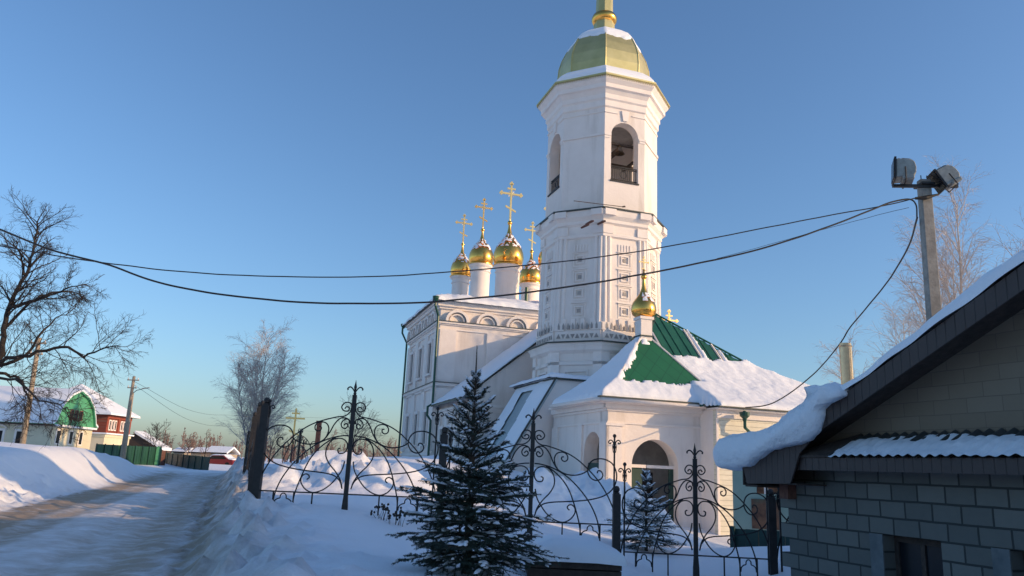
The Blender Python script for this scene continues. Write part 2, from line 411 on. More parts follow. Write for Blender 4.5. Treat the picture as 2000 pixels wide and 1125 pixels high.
def ground_z(x, y, zb=None):
    if zb is None: zb = float(ground_base(np.array([[x]], float), np.array([[y]], float))[0, 0])
    z = zb
    near = hypot(x, y - 10) < 75
    rough = 0
    for hx, hy, rx, ry, h, ro in HEAPS:
        d = ((x - hx) / rx) ** 2 + ((y - hy) / ry) ** 2
        if d < 6:
            g = exp(-d * 0.9)
            z += h * g * (1 + ro * (fbm(x + 5, y, 0.9, 4) * 1.5 + .5 * abs(noise.noise(Vector((x * 2.3, y * 2.3, 2))))+ .35 * abs(noise.noise(Vector((x * 4.3, y * 4.3, 2)))))) + ro * .17 * min(1, g * 3) * (abs(noise.noise(Vector((x * 2.9, y * 2.9, 8)))) + .6 * abs(noise.noise(Vector((x * 6.1, y * 6.1, 8)))))
            rough += g * ro
    dirt = 0.0
    if near:
        z += 0.05 * fbm(x, y, 0.35, 3)
    L = road_lat(x, y)
    hw = 2.3
    al = abs(L)
    yfade = min(1.0, max(0.0, (66 - y) / 6.0))
    if yfade > 0 and y > -30:
        w = 1.15 if L > 0 else 2.6
        t = min(1.0, max(0.0, (al - hw) / w)); s = t * t * (3 - 2 * t)
        ridge = exp(-((al - hw - w * 0.95) / 0.8) ** 2)
        if near:
            fr = fbm(x * 1.0 + 9, y * 1.0, 1.3, 4)
            bankz = z + ridge * (0.14 + 0.22 * fr) * (.25 if L > 0 else .4)
            clod = 0.0
            if al > hw - 0.2 and al < hw + w + 1.2:
                c = noise.noise(Vector((x * 3.1, y * 3.1, 1.0))) + 0.6 * noise.noise(Vector((x * 6.5, y * 6.5, 5.0)))
                edge = exp(-((al - hw - 0.9) / 0.85) ** 2)
                clod = max(0, c) * 0.42 * edge * (1.0 if L > 0 else 0.7)
        else:
            bankz = z; clod = 0
        rz_ = 0.0
        if near and al < hw:
            rut = sum(exp(-((al - q) / 0.28) ** 2) for q in (0.75, 1.45))
            rz_ = -0.055 * rut + 0.035 * fbm(x, y * 0.3, 1.6, 4) + 0.012 * noise.noise(Vector((x * 7, y * 4, 2))) + 0.03
        zz = rz_ * (1 - s) + bankz * s + clod
        z = z * (1 - yfade) + zz * yfade
        if al < hw:
            dirt = 0.64 + 0.25 * exp(-((al - 1.9) / 0.5) ** 2) + 0.15 * sum(exp(-((al - q) / 0.3) ** 2) for q in (0.75, 1.45)) + (0.12 if L < -0.4 else 0) + (.18 if L < -1.2 and y < 17 else 0)
        elif L > 0:
            dirt = max(0, 0.95 * exp(-((al - hw) / 1.5) ** 2) )
        else:
            dirt = max(0, 0.5 * exp(-((al - hw) / 0.5) ** 2))
        dirt *= yfade
    return z, dirt
def axis_vals(a, b, near0, near1, fine, grow=1.13):
    v = list(np.arange(near0, near1 + 1e-6, fine)); s = fine
    x = near1
    while x < b: s *= grow; x += s; v.append(x)
    x = near0; s = fine
    lo = []
    while x > a: s *= grow; x -= s; lo.append(x)
    return np.array(lo[::-1] + v)
def build_ground():
    xs = axis_vals(-1500, 1500, -17, 7, 0.13, 1.09); ys = axis_vals(-300, 2500, 6.5, 28, 0.13, 1.045)
    X, Y = np.meshgrid(xs, ys)
    Z = ground_base(X, Y)
    nx, ny = len(xs), len(ys)
    vs = []; dirt = []
    for j in range(ny):
        for i in range(nx):
            x = float(xs[i]); y = float(ys[j])
            if hypot(x, y) < 300:
                z, d = ground_z(x, y, float(Z[j, i]))
            else: z, d = float(Z[j, i]), 0.0
            vs.append((x, y, z)); dirt.append(d)
    fs = [(j * nx + i, j * nx + i + 1, (j + 1) * nx + i + 1, (j + 1) * nx + i) for j in range(ny - 1) for i in range(nx - 1)]
    L = np.array([road_lat(v[0], v[1]) for v in vs]); YY = np.array([v[1] for v in vs])
    road_f, gr_f = [], []
    for f in fs:
        c = sum(L[i] for i in f) / 4; y = sum(YY[i] for i in f) / 4
        (road_f if (abs(c) < 2.3 and -30 < y < 63) else gr_f).append(f)
    for nm, ff in (('snowy_ground', gr_f), ('road', road_f)):
        used = sorted(set(i for f in ff for i in f)); mp = {k: n for n, k in enumerate(used)}
        me = bpy.data.meshes.new(nm)
        me.from_pydata([vs[i] for i in used], [], [tuple(mp[i] for i in f) for f in ff])
        me.polygons.foreach_set('use_smooth', [True] * len(me.polygons))
        a = me.attributes.new('dirt', 'FLOAT', 'POINT'); a.data.foreach_set('value', [dirt[i] for i in used])
        me.materials.append(M['groundsnow'])
        me.update()
        o = link_mesh(nm, me); o['kind'] = 'structure'
build_ground()
def gz(x, y): return ground_z(x, y)[0]

# ---------------------------------------------------------------- church
CH = thing('church', 'white orthodox church with octagonal bell tower, golden domes and green tented porch', 'church', T, AL)
def arch_wall(mb, x0, x1, z0, z1, y0, y1, ops, seg=12):
    """wall in local xz (front y0, back y1) with openings (cx, half width, z bottom, z spring, arched)"""
    ops = sorted(ops)
    def q(a, b, c, d): mb.add([(*a,), (*b,), (*c,), (*d,)], [(0, 1, 2, 3)])
    def face(xa, xb, za, zb):
        for y, fl in ((y0, 0), (y1, 1)):
            p = [(xa, y, za), (xb, y, za), (xb, y, zb), (xa, y, zb)]
            if fl: p = p[::-1]
            mb.add(p, [(0, 1, 2, 3)])
    cur = x0
    for cx, hw, zb, zs, ar in ops:
        face(cur, cx - hw, z0, z1)
        if zb > z0 + 1e-4: face(cx - hw, cx + hw, z0, zb)
        if ar:
            prof = [(cx - hw * cos(pi * k / seg), zs + hw * sin(pi * k / seg)) for k in range(seg + 1)]
        else: prof = [(cx - hw, zs), (cx + hw, zs)]
        for a, b in zip(prof[:-1], prof[1:]):
            for y, fl in ((y0, 0), (y1, 1)):
                p = [(a[0], y, a[1]), (b[0], y, b[1]), (b[0], y, z1), (a[0], y, z1)]
                if fl: p = p[::-1]
                mb.add(p, [(0, 1, 2, 3)])
            q((a[0], y0, a[1]), (a[0], y1, a[1]), (b[0], y1, b[1]), (b[0], y0, b[1]))
        q((cx - hw, y0, zb), (cx - hw, y1, zb), (cx - hw, y1, zs), (cx - hw, y0, zs))
        q((cx + hw, y0, zb), (cx + hw, y0, zs), (cx + hw, y1, zs), (cx + hw, y1, zb))
        q((cx - hw, y0, zb), (cx + hw, y0, zb), (cx + hw, y1, zb), (cx - hw, y1, zb))
        cur = cx + hw
    face(cur, x1, z0, z1)
    for x, fl in ((x0, 0), (x1, 1)):
        p = [(x, y0, z0), (x, y0, z1), (x, y1, z1), (x, y1, z0)]
        if fl: p = p[::-1]
        mb.add(p, [(0, 1, 2, 3)])
    mb.add([(x0, y0, z1), (x1, y0, z1), (x1, y1, z1), (x0, y1, z1)], [(0, 1, 2, 3)])

# local axes of the church: x = u, y = -v (away from the viewer), z
def oct_poly(R, rot=0.0, n=8):
    return [(R * cos(2 * pi * (k + .5) / n + rot), R * sin(2 * pi * (k + .5) / n + rot)) for k in range(n)]
def oct_ring(mb, prof):
    """stack of octagonal rings, prof = [(apothem, z)]"""
    mb.lathe([(a / cos(pi / 8), z) for a, z in prof], (0, 0), 8, pi / 8)
Z1, Z2, Z3, Z4 = 7.72, 14.55, 21.0, 22.9
# --- belfry (upper stage)
AP3 = 2.8
tower = MB()
s3 = AP3 * math.tan(pi / 8)                   # half side
for k in range(8):
    start = len(tower.v)
    ops = [(0, 0.78, 16.25, 18.75, True)] if k % 2 == 0 else []
    arch_wall(tower, -s3, s3, Z2, Z3, -AP3, -AP3 + 0.55, ops, 14)
    tower.xform(Matrix.Rotation(k * pi / 4, 4, 'Z'), start)
tower.build('belfry_wall', M['white'], CH)
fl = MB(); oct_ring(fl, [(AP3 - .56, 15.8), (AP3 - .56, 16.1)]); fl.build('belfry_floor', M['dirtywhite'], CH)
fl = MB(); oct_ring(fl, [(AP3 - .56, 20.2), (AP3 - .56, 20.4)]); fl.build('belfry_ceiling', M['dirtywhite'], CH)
for a in range(8):                            # string course at the arch springing and panel lines, keystones
    cn = MB()
    h = s3 + 0.02
    if a % 2 == 0:
        for sx in (-1, 1):
            cn.box(sx * 0.80, sx * h, -AP3 - .07, -AP3 + .02, 18.65, 18.77)
            cn.box(sx * 0.84, sx * h, -AP3 - .035, -AP3 + .02, 18.53, 18.65)
            cn.box(sx * 0.40, sx * h, -AP3 - .045, -AP3 + .02, 19.95, 20.01)
        cn.extrude([(-.13, -AP3 + .02, 19.60), (.13, -AP3 + .02, 19.60), (.22, -AP3 + .02, 20.18), (-.22, -AP3 + .02, 20.18)], (0, -.1, 0))
    else:
        cn.box(-h, h, -AP3 - .07, -AP3 + .02, 18.65, 18.77)
        cn.box(-h, h, -AP3 - .04, -AP3 + .02, 19.95, 20.01)
    cn.xform(Matrix.Rotation(a * pi / 4, 4, 'Z')); cn.build('belfry_moulding', M['trimw'], CH)
cn = MB()
oct_ring(cn, [(AP3 + .02, 20.25), (AP3 + .08, 20.3), (AP3 + .08, 20.62), (AP3 + .16, 20.7), (AP3 + .16, 20.95), (AP3 + .30, 21.15), (AP3 + .42, 21.2), (AP3 + .42, 21.42), (AP3 + .58, 21.6), (AP3 + .6, 21.75)])
cn.build('upper_cornice', M['trimw'], CH)
cn = MB()
oct_ring(cn, [(AP3 + .55, 21.755), (AP3 + .68, 21.76), (AP3 + .68, 21.85), (AP3 + .2, 22.12), (1.5, 22.5)])
for a in range(8):
    st = len(cn.v)
    w = (AP3 + .66) * math.tan(pi / 8)
    n_ = 22
    for i in range(n_):
        x = -w + (i + .5) * 2 * w / n_
        cn.add([(x - w / n_ * .8, -AP3 - .66, 21.75), (x + w / n_ * .8, -AP3 - .66, 21.75), (x, -AP3 - .66, 21.62)], [(0, 2, 1), (0, 1, 2)])
    cn.xform(Matrix.Rotation(a * pi / 4, 4, 'Z'), st)
cn.build('scalloped_eave', M['domegold'], CH)
sn = MB(); oct_ring(sn, [(AP3 + .54, 21.88), (AP3 + .52, 22.06), (AP3 + .3, 22.34), (AP3 - .12, 22.72), (2.3, 22.98), (1.5, 23.0)])
sn.build('eave_snow', M['roofsnow'], CH, smooth=False)
# --- big dome of the tower
dp = [(2.60, 22.25), (2.68, 22.8), (2.70, 23.4), (2.65, 24.0), (2.49, 24.55), (2.22, 25.1), (1.82, 25.6), (1.3, 26.0), (0.85, 26.25), (0.62, 26.35)]
dp = [(r * (.92 if r > .7 else 1), z) for r, z in dp]
dmb = MB(); dmb.lathe([(r / cos(pi / 8) * .965, z) for r, z in dp], (0, 0), 8, pi / 8)
tower_dome = dmb.build('tower_dome', M['domegold'], CH)
rb = MB()
for k in range(8):
    a = pi / 8 + k * pi / 4
    rb.tube([(r / cos(pi / 8) * .965 * cos(a), r / cos(pi / 8) * .965 * sin(a), z) for r, z in dp], .04, 5)
rb.build('dome_seam', M['domegold'], tower_dome)
def snow_cap(prof, zcut, jag, n, rot, seed, thick=.06, ang=None):
    """snow lying on a dome above an uneven line"""
    mb = MB(); seg = 96
    fine = []
    for i in range(len(prof) - 1):
        for k in range(6):
            t = k / 6; fine.append((prof[i][0] * (1 - t) + prof[i + 1][0] * t, prof[i][1] * (1 - t) + prof[i + 1][1] * t))
    fine.append(prof[-1])
    def rad(r, a):
        if n >= 20: return r
        s = 2 * pi / n; x = ((a - rot) % s) - s / 2
        return r * cos(s / 2) / cos(x)
    vs = []; idx = {}
    for i in range(seg):
        a = 2 * pi * i / seg
        zc = zcut + jag * (noise.noise(Vector((cos(a) * 2.5 + seed, sin(a) * 2.5, 0))) + .6 * noise.noise(Vector((cos(a) * 9 + seed, sin(a) * 9, 4))))
        for j, (r, z) in enumerate(fine):
            z2 = max(z, zc); rr = r
            if z < zc:                          # clamp to the cut line
                for (ra, za), (rb_, zb) in zip(fine[:-1], fine[1:]):
                    if za <= zc <= zb:
                        t = (zc - za) / max(zb - za, 1e-6); rr = ra + (rb_ - ra) * t; break
            th = thick * min(1.0, max(0, (z - zc)) / .12)
            q = rad(rr, a) + th
            idx[(i, j)] = len(vs); vs.append((q * cos(a), q * sin(a), z2 + th * .6))
    fs = []
    for i in range(seg):
        i2 = (i + 1) % seg
        for j in range(len(fine) - 1):
            fs.append((idx[(i, j)], idx[(i2, j)], idx[(i2, j + 1)], idx[(i, j + 1)]))
    mb.add(vs, fs); return mb
sc_ = snow_cap([(r / cos(pi / 8) * .965, z) for r, z in dp], 25.05, .30, 8, pi / 8, 3.1)
sc_.build('dome_snow', M['roofsnow'], tower_dome, smooth=True)
sp_ = MB(); sp_.lathe([(.62, 26.35), (.60, 27.0), (.56, 27.05), (.5, 27.6), (.46, 29.5), (.4, 30.5), (.12, 33)], (0, 0), 8, pi / 8); sp_.build('spire', M['domegold'], CH)
sp_ = MB(); sp_.lathe([(.5, 26.95), (.66, 27.03), (.74, 27.2), (.74, 27.32), (.66, 27.5), (.5, 27.58)], (0, 0), 28); sp_.build('spire_collar', M['gold'], CH, smooth=True)
# --- middle stage
AP2 = 2.84
md = MB(); oct_ring(md, [(AP2 + .16, Z1), (AP2 + .12, 9.0), (AP2 + .04, 12.8), (AP2, 13.1), (AP2, Z2)]); md.build('tower_shaft', M['white'], CH)
md = MB()
oct_ring(md, [(AP2 + .0, 13.1), (AP2 + .12, 13.16), (AP2 + .12, 13.3), (AP2 + .05, 13.34), (AP2 + .08, 13.75), (AP2 + .2, 13.85), (AP2 + .2, 14.0), (AP2 + .34, 14.18), (AP2 + .38, 14.36), (AP2 + .38, 14.5)])
md.build('middle_cornice', M['trimw'], CH)
md = MB(); oct_ring(md, [(AP2 + .3, 14.505), (AP2 + .47, 14.51), (AP2 + .47, 14.57), (AP3 + .0, 14.72)]); md.build('middle_flashing', M['flash'], CH)
dc = MB()
zt = lambda py: at_v(1190, py, AP2 + .1)[1]
ZW = [zt(505), zt(539), zt(571), zt(606)]
for a in range(8):
    st = len(dc.v); drk = MB(); R_ = Matrix.Rotation(a * pi / 4, 4, 'Z')
    yb = -(AP2 + .02)
    h = AP2 * math.tan(pi / 8)
    for sx in (-1, 1):
        for xx in (h - .10, h - .34):          # paired half columns at the corners
            dc.tube([(sx * xx, yb - .10, 8.75), (sx * xx, yb + .0, 13.15)], .095, 10)
        dc.box(sx * (h - .46), sx * (h + .06), yb - .2, yb + .1, 8.35, 8.75)
        dc.box(sx * (h - .50), sx * (h + .06), yb - .14, yb + .1, 13.3, 13.75)
        crn = MB(); crn.box(sx * (h - .50), sx * (h + .10), yb - .46, yb - .1, 14.18, 14.49); crn.xform(R_); crn.build('cornice_block', M['trimw'], CH)
    for z in ZW:                                # framed little windows
        t = (z - 8) / 5 * .1
        y = yb - .14 + t * .9
        for w, p in ((.36, .0), (.22, .03)):
            for sx in (-1, 1): dc.box(sx * (w - .05), sx * w, y - p, y + .3, z - w, z + w)
            for sz in (-1, 1): dc.box(-w + .05, w - .05, y - p, y + .3, z + sz * w, z + sz * (w - .05))
        dc.box(-.40, .40, y - .04, y + .3, z + .38, z + .43)
        nw_ = MB(); nw_.box(-.085, .085, y - .012, y + .3, z - .09, z + .09); nw_.xform(R_); nw_.build('niche_shade', M['niche_shade'], CH)
    for i in range(5):
        dc.box(-.36 + i * .16, -.28 + i * .16, yb - .06, yb + .1, 12.45, 12.8)
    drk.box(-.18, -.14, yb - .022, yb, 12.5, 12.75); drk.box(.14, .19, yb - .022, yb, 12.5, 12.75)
    # bottom frieze: band with slots and triangles, their shade laid on as dark pieces
    dc.box(-h - .02, h + .02, yb - .20, yb + .1, 7.78, 8.33)
    for i in range(9):
        x = -h + .18 + i * (2 * h - .36) / 8
        dc.box(x - .10, x + .10, yb - .19, yb, 8.42, 8.95) if i % 2 else None
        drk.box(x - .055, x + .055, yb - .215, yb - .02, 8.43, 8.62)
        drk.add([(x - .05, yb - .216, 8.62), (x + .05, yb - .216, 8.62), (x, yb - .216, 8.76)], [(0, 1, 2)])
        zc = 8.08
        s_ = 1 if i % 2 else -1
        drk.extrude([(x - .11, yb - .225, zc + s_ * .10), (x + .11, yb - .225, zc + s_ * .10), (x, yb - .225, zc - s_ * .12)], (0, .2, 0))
    dc.xform(R_, st); drk.xform(R_); drk.build('frieze_slot_shade', M['niche_shade'], CH)
dc.build('tower_relief', M['trimw'], CH)
# --- lower stage
AP1 = 3.08
lw = MB(); oct_ring(lw, [(AP1, -1), (AP1, 6.6), (AP1 + .1, 6.65), (AP1 + .1, 6.8), (AP1, 6.85), (AP1 + .02, 7.2), (AP1 + .22, 7.35), (AP1 + .25, 7.5), (AP1 + .33, 7.62), (AP1 + .33, 7.7)])
lw.build('tower_base', M['white'], CH)
lw = MB(); oct_ring(lw, [(AP1 + .2, 7.702), (AP1 + .42, 7.706), (AP1 + .42, 7.76), (AP2 + .14, 7.86)]); lw.build('lower_flashing', M['flash'], CH)
lw = MB()
for a in range(8):
    st = len(lw.v)
    for w, p in ((.62, .05), (.5, .0)):
        for sx in (-1, 1): lw.box(sx * (w - .07), sx * w, -AP1 - p - .02, -AP1 + .1, 4.6, 6.3)
        lw.box(-w, w, -AP1 - p - .03, -AP1 + .1, 6.3, 6.4)
    h = AP1 * math.tan(pi / 8)
    for sx in (-1, 1): lw.box(sx * (h - .4), sx * (h + .04), -AP1 - .1, -AP1 + .2, 3.0, 7.3)
    lw.xform(Matrix.Rotation(a * pi / 4, 4, 'Z'), st)
lw.build('base_relief', M['trimw'], CH)
m = MB()
for px_, py_ in ((1144, 441), (1153, 434), (1176, 434)):
    q = at_v(px_, py_, AP2 + .3); m = MB(); m.tube([(q[0] - .10, -(AP2 + .0), q[1] - .03), (q[0], -(AP2 + .42), q[1]), (q[0] + .10, -(AP2 + .5), q[1] + .03)], [.05, .07, .04], 6); m.build('beam_end', M['rust'], CH)
q0, q1 = at_v(1122, 401, AP2 + .5), at_v(1220, 391, AP2 + .5)
m = MB(); m.tube([(q0[0], -(AP2 + .4), 14.60), (q1[0], -(AP2 + .46), 14.68)], .02, 5); m.tube([(q1[0] - .08, -(AP2 + .46), 14.68), (q1[0] + .05, -(AP2 + .46), 14.71)], .045, 5); m.build('loose_pole', M['beam'], CH)
# --- belfry railings
for a in range(8):
    if a % 2: continue
    rl = MB()
    y = -AP3 + .14
    for z in (16.37, 16.97, 17.07): rl.box(-.77, .77, y - .025, y + .025, z - .02, z + .02)
    for i in range(13):
        x = -.72 + i * .12; rl.box(x - .012, x + .012, y - .012, y + .012, 16.25, 17.07)
    rl.tube([(.19 * cos(2 * pi * k / 12), y, 16.67 + .19 * sin(2 * pi * k / 12)) for k in range(13)], .016, 5)
    rl.box(-.82, .82, -AP3 - .06, -AP3 + .3, 16.17, 16.245)
    rl.xform(Matrix.Rotation(a * pi / 4, 4, 'Z'))
    rl.build('belfry_railing', M['iron'], CH)
bm_ = MB()
for a in (0, pi / 2):
    st = len(bm_.v); bm_.box(-2.24, 2.24, -.1, .1, 18.2, 18.4); bm_.box(-1.2, 1.2, -1.98, -1.84, 18.62, 18.74); bm_.xform(Matrix.Rotation(a, 4, 'Z'), st)
bm_.build('bell_beam', M['beam'], CH)
# bells hang from the beams: things of their own
def bell(name, label, u, v, ztop, s):
    p = T + UU * u + VV * v
    t = thing(name, label, 'bell', (p.x, p.y, ztop), 0, 'bells in the belfry')
    b = MB(); b.lathe([(.05, -.12), (.16, -.14), (.2, -.25), (.22, -.5), (.30, -.72), (.42, -.88), (.44, -.92), (.38, -.92), (.1, -.2)], (0, 0), 24)
    b.xform(Matrix.Scale(s, 4)); b.build('bell_body', M['bronze'], t, smooth=True)
    b = MB(); b.tube([(0, 0, .05 / s), (0, 0, -.14)], .03, 6); b.tube([(0, 0, -.4), (0, 0, -1.0)], .025, 6); b.tube([(0, 0, -.92), (0, 0, -1.05)], .06, 8)
    b.xform(Matrix.Scale(s, 4)); b.build('clapper', M['iron'], t)
_b = at_v(1210, 281, 1.9); BELL_U, BELL_Z = _b
bell('bell', 'small bronze bell hanging in the front arch of the bell tower', BELL_U, 1.9, BELL_Z, .64)
bell('bell', 'dark bell hanging deeper inside the belfry behind the small front bell', -.95, .2, 18.2, .9)
bell('bell', 'bell hanging in the left arch of the bell tower', -1.68, -.1, 18.0, .8)

# --- crosses and onion domes
def cross_mb(x, y, z, h, rot=0.0, ornate=True):
    """eight-pointed cross of flat bars standing on z"""
    mb = MB(); w = h * .045; t = h * .02
    mb.box(-w / 2, w / 2, -t, t, 0, h)
    mb.box(-h * .26, h * .26, -t * .9, t * .9, h * .70, h * .70 + w)
    mb.box(-h * .11, h * .11, -t * .9, t * .9, h * .84, h * .84 + w * .9)
    mb.extrude([(-h * .14, -t * .8, h * .36), (-h * .14, -t * .8, h * .36 + w), (h * .14, -t * .8, h * .24 + w), (h * .14, -t * .8, h * .24)], (0, t * 1.6, 0))
    if ornate:
        for cx, cz in ((-.26, .72), (.26, .72), (0, 1.0)):
            for dx, dz in ((0, .035), (.03, 0), (-.03, 0), (0, -.03)):
                mb.tube([((cx + dx) * h, -t, (cz + dz) * h), ((cx + dx) * h, t, (cz + dz) * h)], h * .026, 8)
        for k in range(4):
            a = pi / 4 + k * pi / 2
            mb.tube([(0, 0, h * .72), (cos(a) * h * .1, 0, h * .72 + sin(a) * h * .1)], h * .008, 4)
    mb.xform(Matrix.Translation((x, y, z)) @ Matrix.Rotation(rot, 4, 'Z'))
    return mb
def onion(prefix, u, v, zb, R, H, drum_r, z_drum0, cross_h, snow=True, seed=0, rot=0.0):
    """drum from z_drum0 up to zb, onion of radius R and height H, ball and cross"""
    c = (u, -v)
    d = MB()
    d.lathe([(drum_r, z_drum0), (drum_r, zb - .55), (drum_r + .08, zb - .5), (drum_r + .02, zb - .42), (drum_r + .02, zb - .25), (drum_r + .16, zb - .12), (drum_r + .16, zb)], c, 32)
    dr = d.build('drum', M['white'], CH, autosmooth=30)
    m = MB(); m.lathe([(drum_r + .1, zb), (drum_r + .22, zb + .01), (drum_r + .22, zb + .05), (drum_r * .8, zb + .09)], c, 32); m.build('drum_rim', M['gold'], dr)
    pr = [(.80, 0), (.92, .05), (.99, .14), (1.0, .22), (.96, .31), (.86, .41), (.70, .50), (.50, .59), (.33, .67), (.21, .75), (.14, .84), (.10, .93), (.085, 1.0)]
    prof = [(r * R, zb + .05 + z * H) for r, z in pr]
    # smooth the profile
    pf = [(p.x, p.y) for p in crom([(r, z, 0) for r, z in prof], 4)]
    m = MB(); m.lathe(pf, c, 40); dm = m.build('onion_dome', M['gold'], CH, smooth=True)
    zt_ = zb + .05 + H
    m = MB(); rr = R * .16
    m.lathe([(rr * sin(pi * k / 12) + .001, zt_ + rr * .8 - rr * cos(pi * k / 12)) for k in range(13)], c, 20); m.build('ball', M['gold'], dm, smooth=True)
    m = MB(); m.lathe([(R * .10, zt_ - .05), (R * .05, zt_ + rr * 2.6)], c, 8); m.build('cross_socket', M['goldmatt'], dm)
    cross_mb(c[0], c[1], zt_ + rr * 1.7, cross_h, rot).build('cross', M['goldmatt'], CH)
    if snow:                                     # snow on the shoulder away from the sun
        mb = MB(); vs = []; idx = {}; fs = []
        A = 30; B = 18
        for i in range(A + 1):
            a = radians(-190 + i * 165 / A)
            for j in range(B + 1):
                t = .40 + .36 * j / B
                r = None
                for (ra, ta), (rb_, tb) in zip(pr[:-1], pr[1:]):
                    if ta <= t <= tb: r = ra + (rb_ - ra) * (t - ta) / (tb - ta); break
                idx[(i, j)] = len(vs)
                edge = min(i, A - i, j, B - j)
                th = .015 + .03 * min(1, edge / 3)
                vs.append((c[0] + (r * R + th) * cos(a), c[1] + (r * R + th) * sin(a), zb + .05 + t * H + th))
        for i in range(A):
            for j in range(B):
                if noise.noise(Vector((i * .28 + seed * 7, j * .34, seed))) + .25 * noise.noise(Vector((i * .9, j * .9, seed))) > -.02 + .25 * (abs(j - B * .35) / B) + .2 * max(0, abs(i - A * .42) / A - .25):
                    fs.append((idx[(i, j)], idx[(i + 1, j)], idx[(i + 1, j + 1)], idx[(i, j + 1)]))
        mb.add(vs, fs)
        if fs: mb.build('dome_snow', M['roofsnow'], dm, smooth=True)
def onion_px(px, py_base, py_ball, py_crosstop, wpx, v, drw, z0, seed):
    u, zb = at_v(px, py_base, v)
    _, zball = at_v(px, py_ball, v); _, zc = at_v(px, py_crosstop, v)
    ul, _ = at_v(px - wpx / 2, py_base - 25, v); ur, _ = at_v(px + wpx / 2, py_base - 25, v)
    dl, _ = at_v(px - drw / 2, py_base + 25, v); dr_, _ = at_v(px + drw / 2, py_base + 25, v)
    R = (ur - ul) / 2; H = zball - zb - .05 - R * .13
    onion('o', u, v, zb, R, H, (dr_ - dl) / 2, z0, zc - zball - R * .1, True, seed)
onion_px(900, 542, 477, 421, 41, -19, 32, 12.3, 1)
onion_px(939, 519, 449, 390, 47, -13.2, 36, 12.3, 2)
onion_px(992, 521, 435, 359, 57, -16, 45, 12.3, 3)
onion_px(1036, 556, 491, 436, 43, -18.8, 33, 12.3, 4)
onion_px(1075, 522, 452, 395, 46, -13.2, 36, 12.3, 5)
gp = MB(); q = at_v(1020, 575, -18.8); gp.tube([(q[0], 17.8, 12.3), (q[0], 17.8, q[1] + .35)], .13, 8); gp.build('roof_vent', M['greenpipe'], CH)

# --- nave
NU0, NU1, NV0, NV1, NZ = -6.1, 6.1, -11.0, -21.0, 11.75
nv = MB()
nv.box(NU0, NU1, -NV0, -NV1, -1, NZ); nv.build('nave_wall', M['white'], CH)
m = MB()
def band(mb, z0, z1, p, u0=NU0, u1=NU1, v0=NV0, v1=NV1):
    y0, y1 = -v0, -v1
    mb.box(u0 - p, u1 + p, y0 - p, y0 + .02, z0, z1); mb.box(u0 - p, u0 + .02, y0 - p + .003, y1 + p, z0 + .002, z1 - .002)
    mb.box(u1 - .02, u1 + p, y0 - p + .003, y1 + p, z0 + .002, z1 - .002)
for z0, z1, p in ((10.42, 10.5, .10), (10.5, 10.62, .2), (10.1, 10.18, .08), (11.45, 11.6, .12), (11.6, 11.8, .26), (11.8, 11.92, .38), (6.35, 6.5, .12), (6.5, 6.7, .2), (2.2, 2.35, .12)):
    band(m, z0, z1, p)
for uu in (NU0 + .55, -2.4, 2.4):
    m.box(uu - .55, uu + .55, -NV0 - .12, -NV0 + .02, 2.5, 10.1)
for vv in (-11.5, -14.4, -17.6, -20.5):
    m.box(NU0 - .12, NU0 + .02, -vv - .5, -vv + .5, 2.5, 10.1)
m.build('nave_cornice', M['trimw'], CH)
m = MB()                                        # metal flashing over the middle band
for z, p in ((10.622, .26), (6.702, .28)):
    m.box(NU0 - p, NU1 + p, -NV0 - p, -NV0 + .03, z, z + .04); m.box(NU0 - p, NU0 + .03, -NV0 - p + .04, -NV1 + p, z + .003, z + .037)
m.build('nave_flashing', M['flash'], CH)
m = MB()
def kokoshnik(mb, c, z, r, put):
    seg = 14
    for r0, r1, d in ((r * .78, r, .30), (r * .55, r * .66, .2)):
        for k in range(seg):
            a0, a1 = pi * k / seg, pi * (k + 1) / seg
            pts = [(c - r0 * cos(a0), 0, z + r0 * sin(a0)), (c - r1 * cos(a0), 0, z + r1 * sin(a0)), (c - r1 * cos(a1), 0, z + r1 * sin(a1)), (c - r0 * cos(a1), 0, z + r0 * sin(a1))]
            P = [put(x, y, zz) for x, y, zz in pts]; P2 = [put(x, -d, zz) for x, y, zz in pts]
            mb.add(P + P2, [(0, 1, 2, 3), (7, 6, 5, 4), (0, 4, 5, 1), (1, 5, 6, 2), (2, 6, 7, 3), (3, 7, 4, 0)])
for i in range(6):
    m = MB(); kokoshnik(m, -5.02 + i * 2.05, 10.66, .78, lambda x, y, z: (x, -NV0 + .01 + y, z)); m.build('kokoshnik', M['trimw'], CH)
for i in range(5):
    m = MB(); kokoshnik(m, 12.0 + i * 2.0, 10.66, .78, lambda x, y, z: (NU0 - .01 + y, x, z)); m.build('kokoshnik', M['trimw'], CH)
# nave windows
def window(mbf, mbg, u0, v, z0, z1, hw):
    """tall window in the left wall"""
    y = -v
    for w, p in ((hw + .16, .14),):
        mbf.box(u0 - p, u0 + .02, y - w, y - hw, z0 - .1, z1 + .15); mbf.box(u0 - p, u0 + .02, y + hw, y + w, z0 - .1, z1 + .15)
        mbf.box(u0 - p - .03, u0 + .02, y - w, y + w, z1 + .15, z1 + .35)
        mbf.box(u0 - p - .1, u0 + .02, y - w - .15, y + w + .15, z0 - .22, z0 - .1)
    mbg.box(u0 - .02, u0 + .05, y - hw, y + hw, z0 - .1, z1 + .15)
for v in (-13.0, -16.0, -19.0):
    for z0, z1 in ((7.5, 9.3), (3.0, 4.8)):
        a, b = MB(), MB(); window(a, b, NU0, v, z0, z1, .42)
        w = a.build('window', M['trimw'], CH); b.build('pane', M['glass'], w)
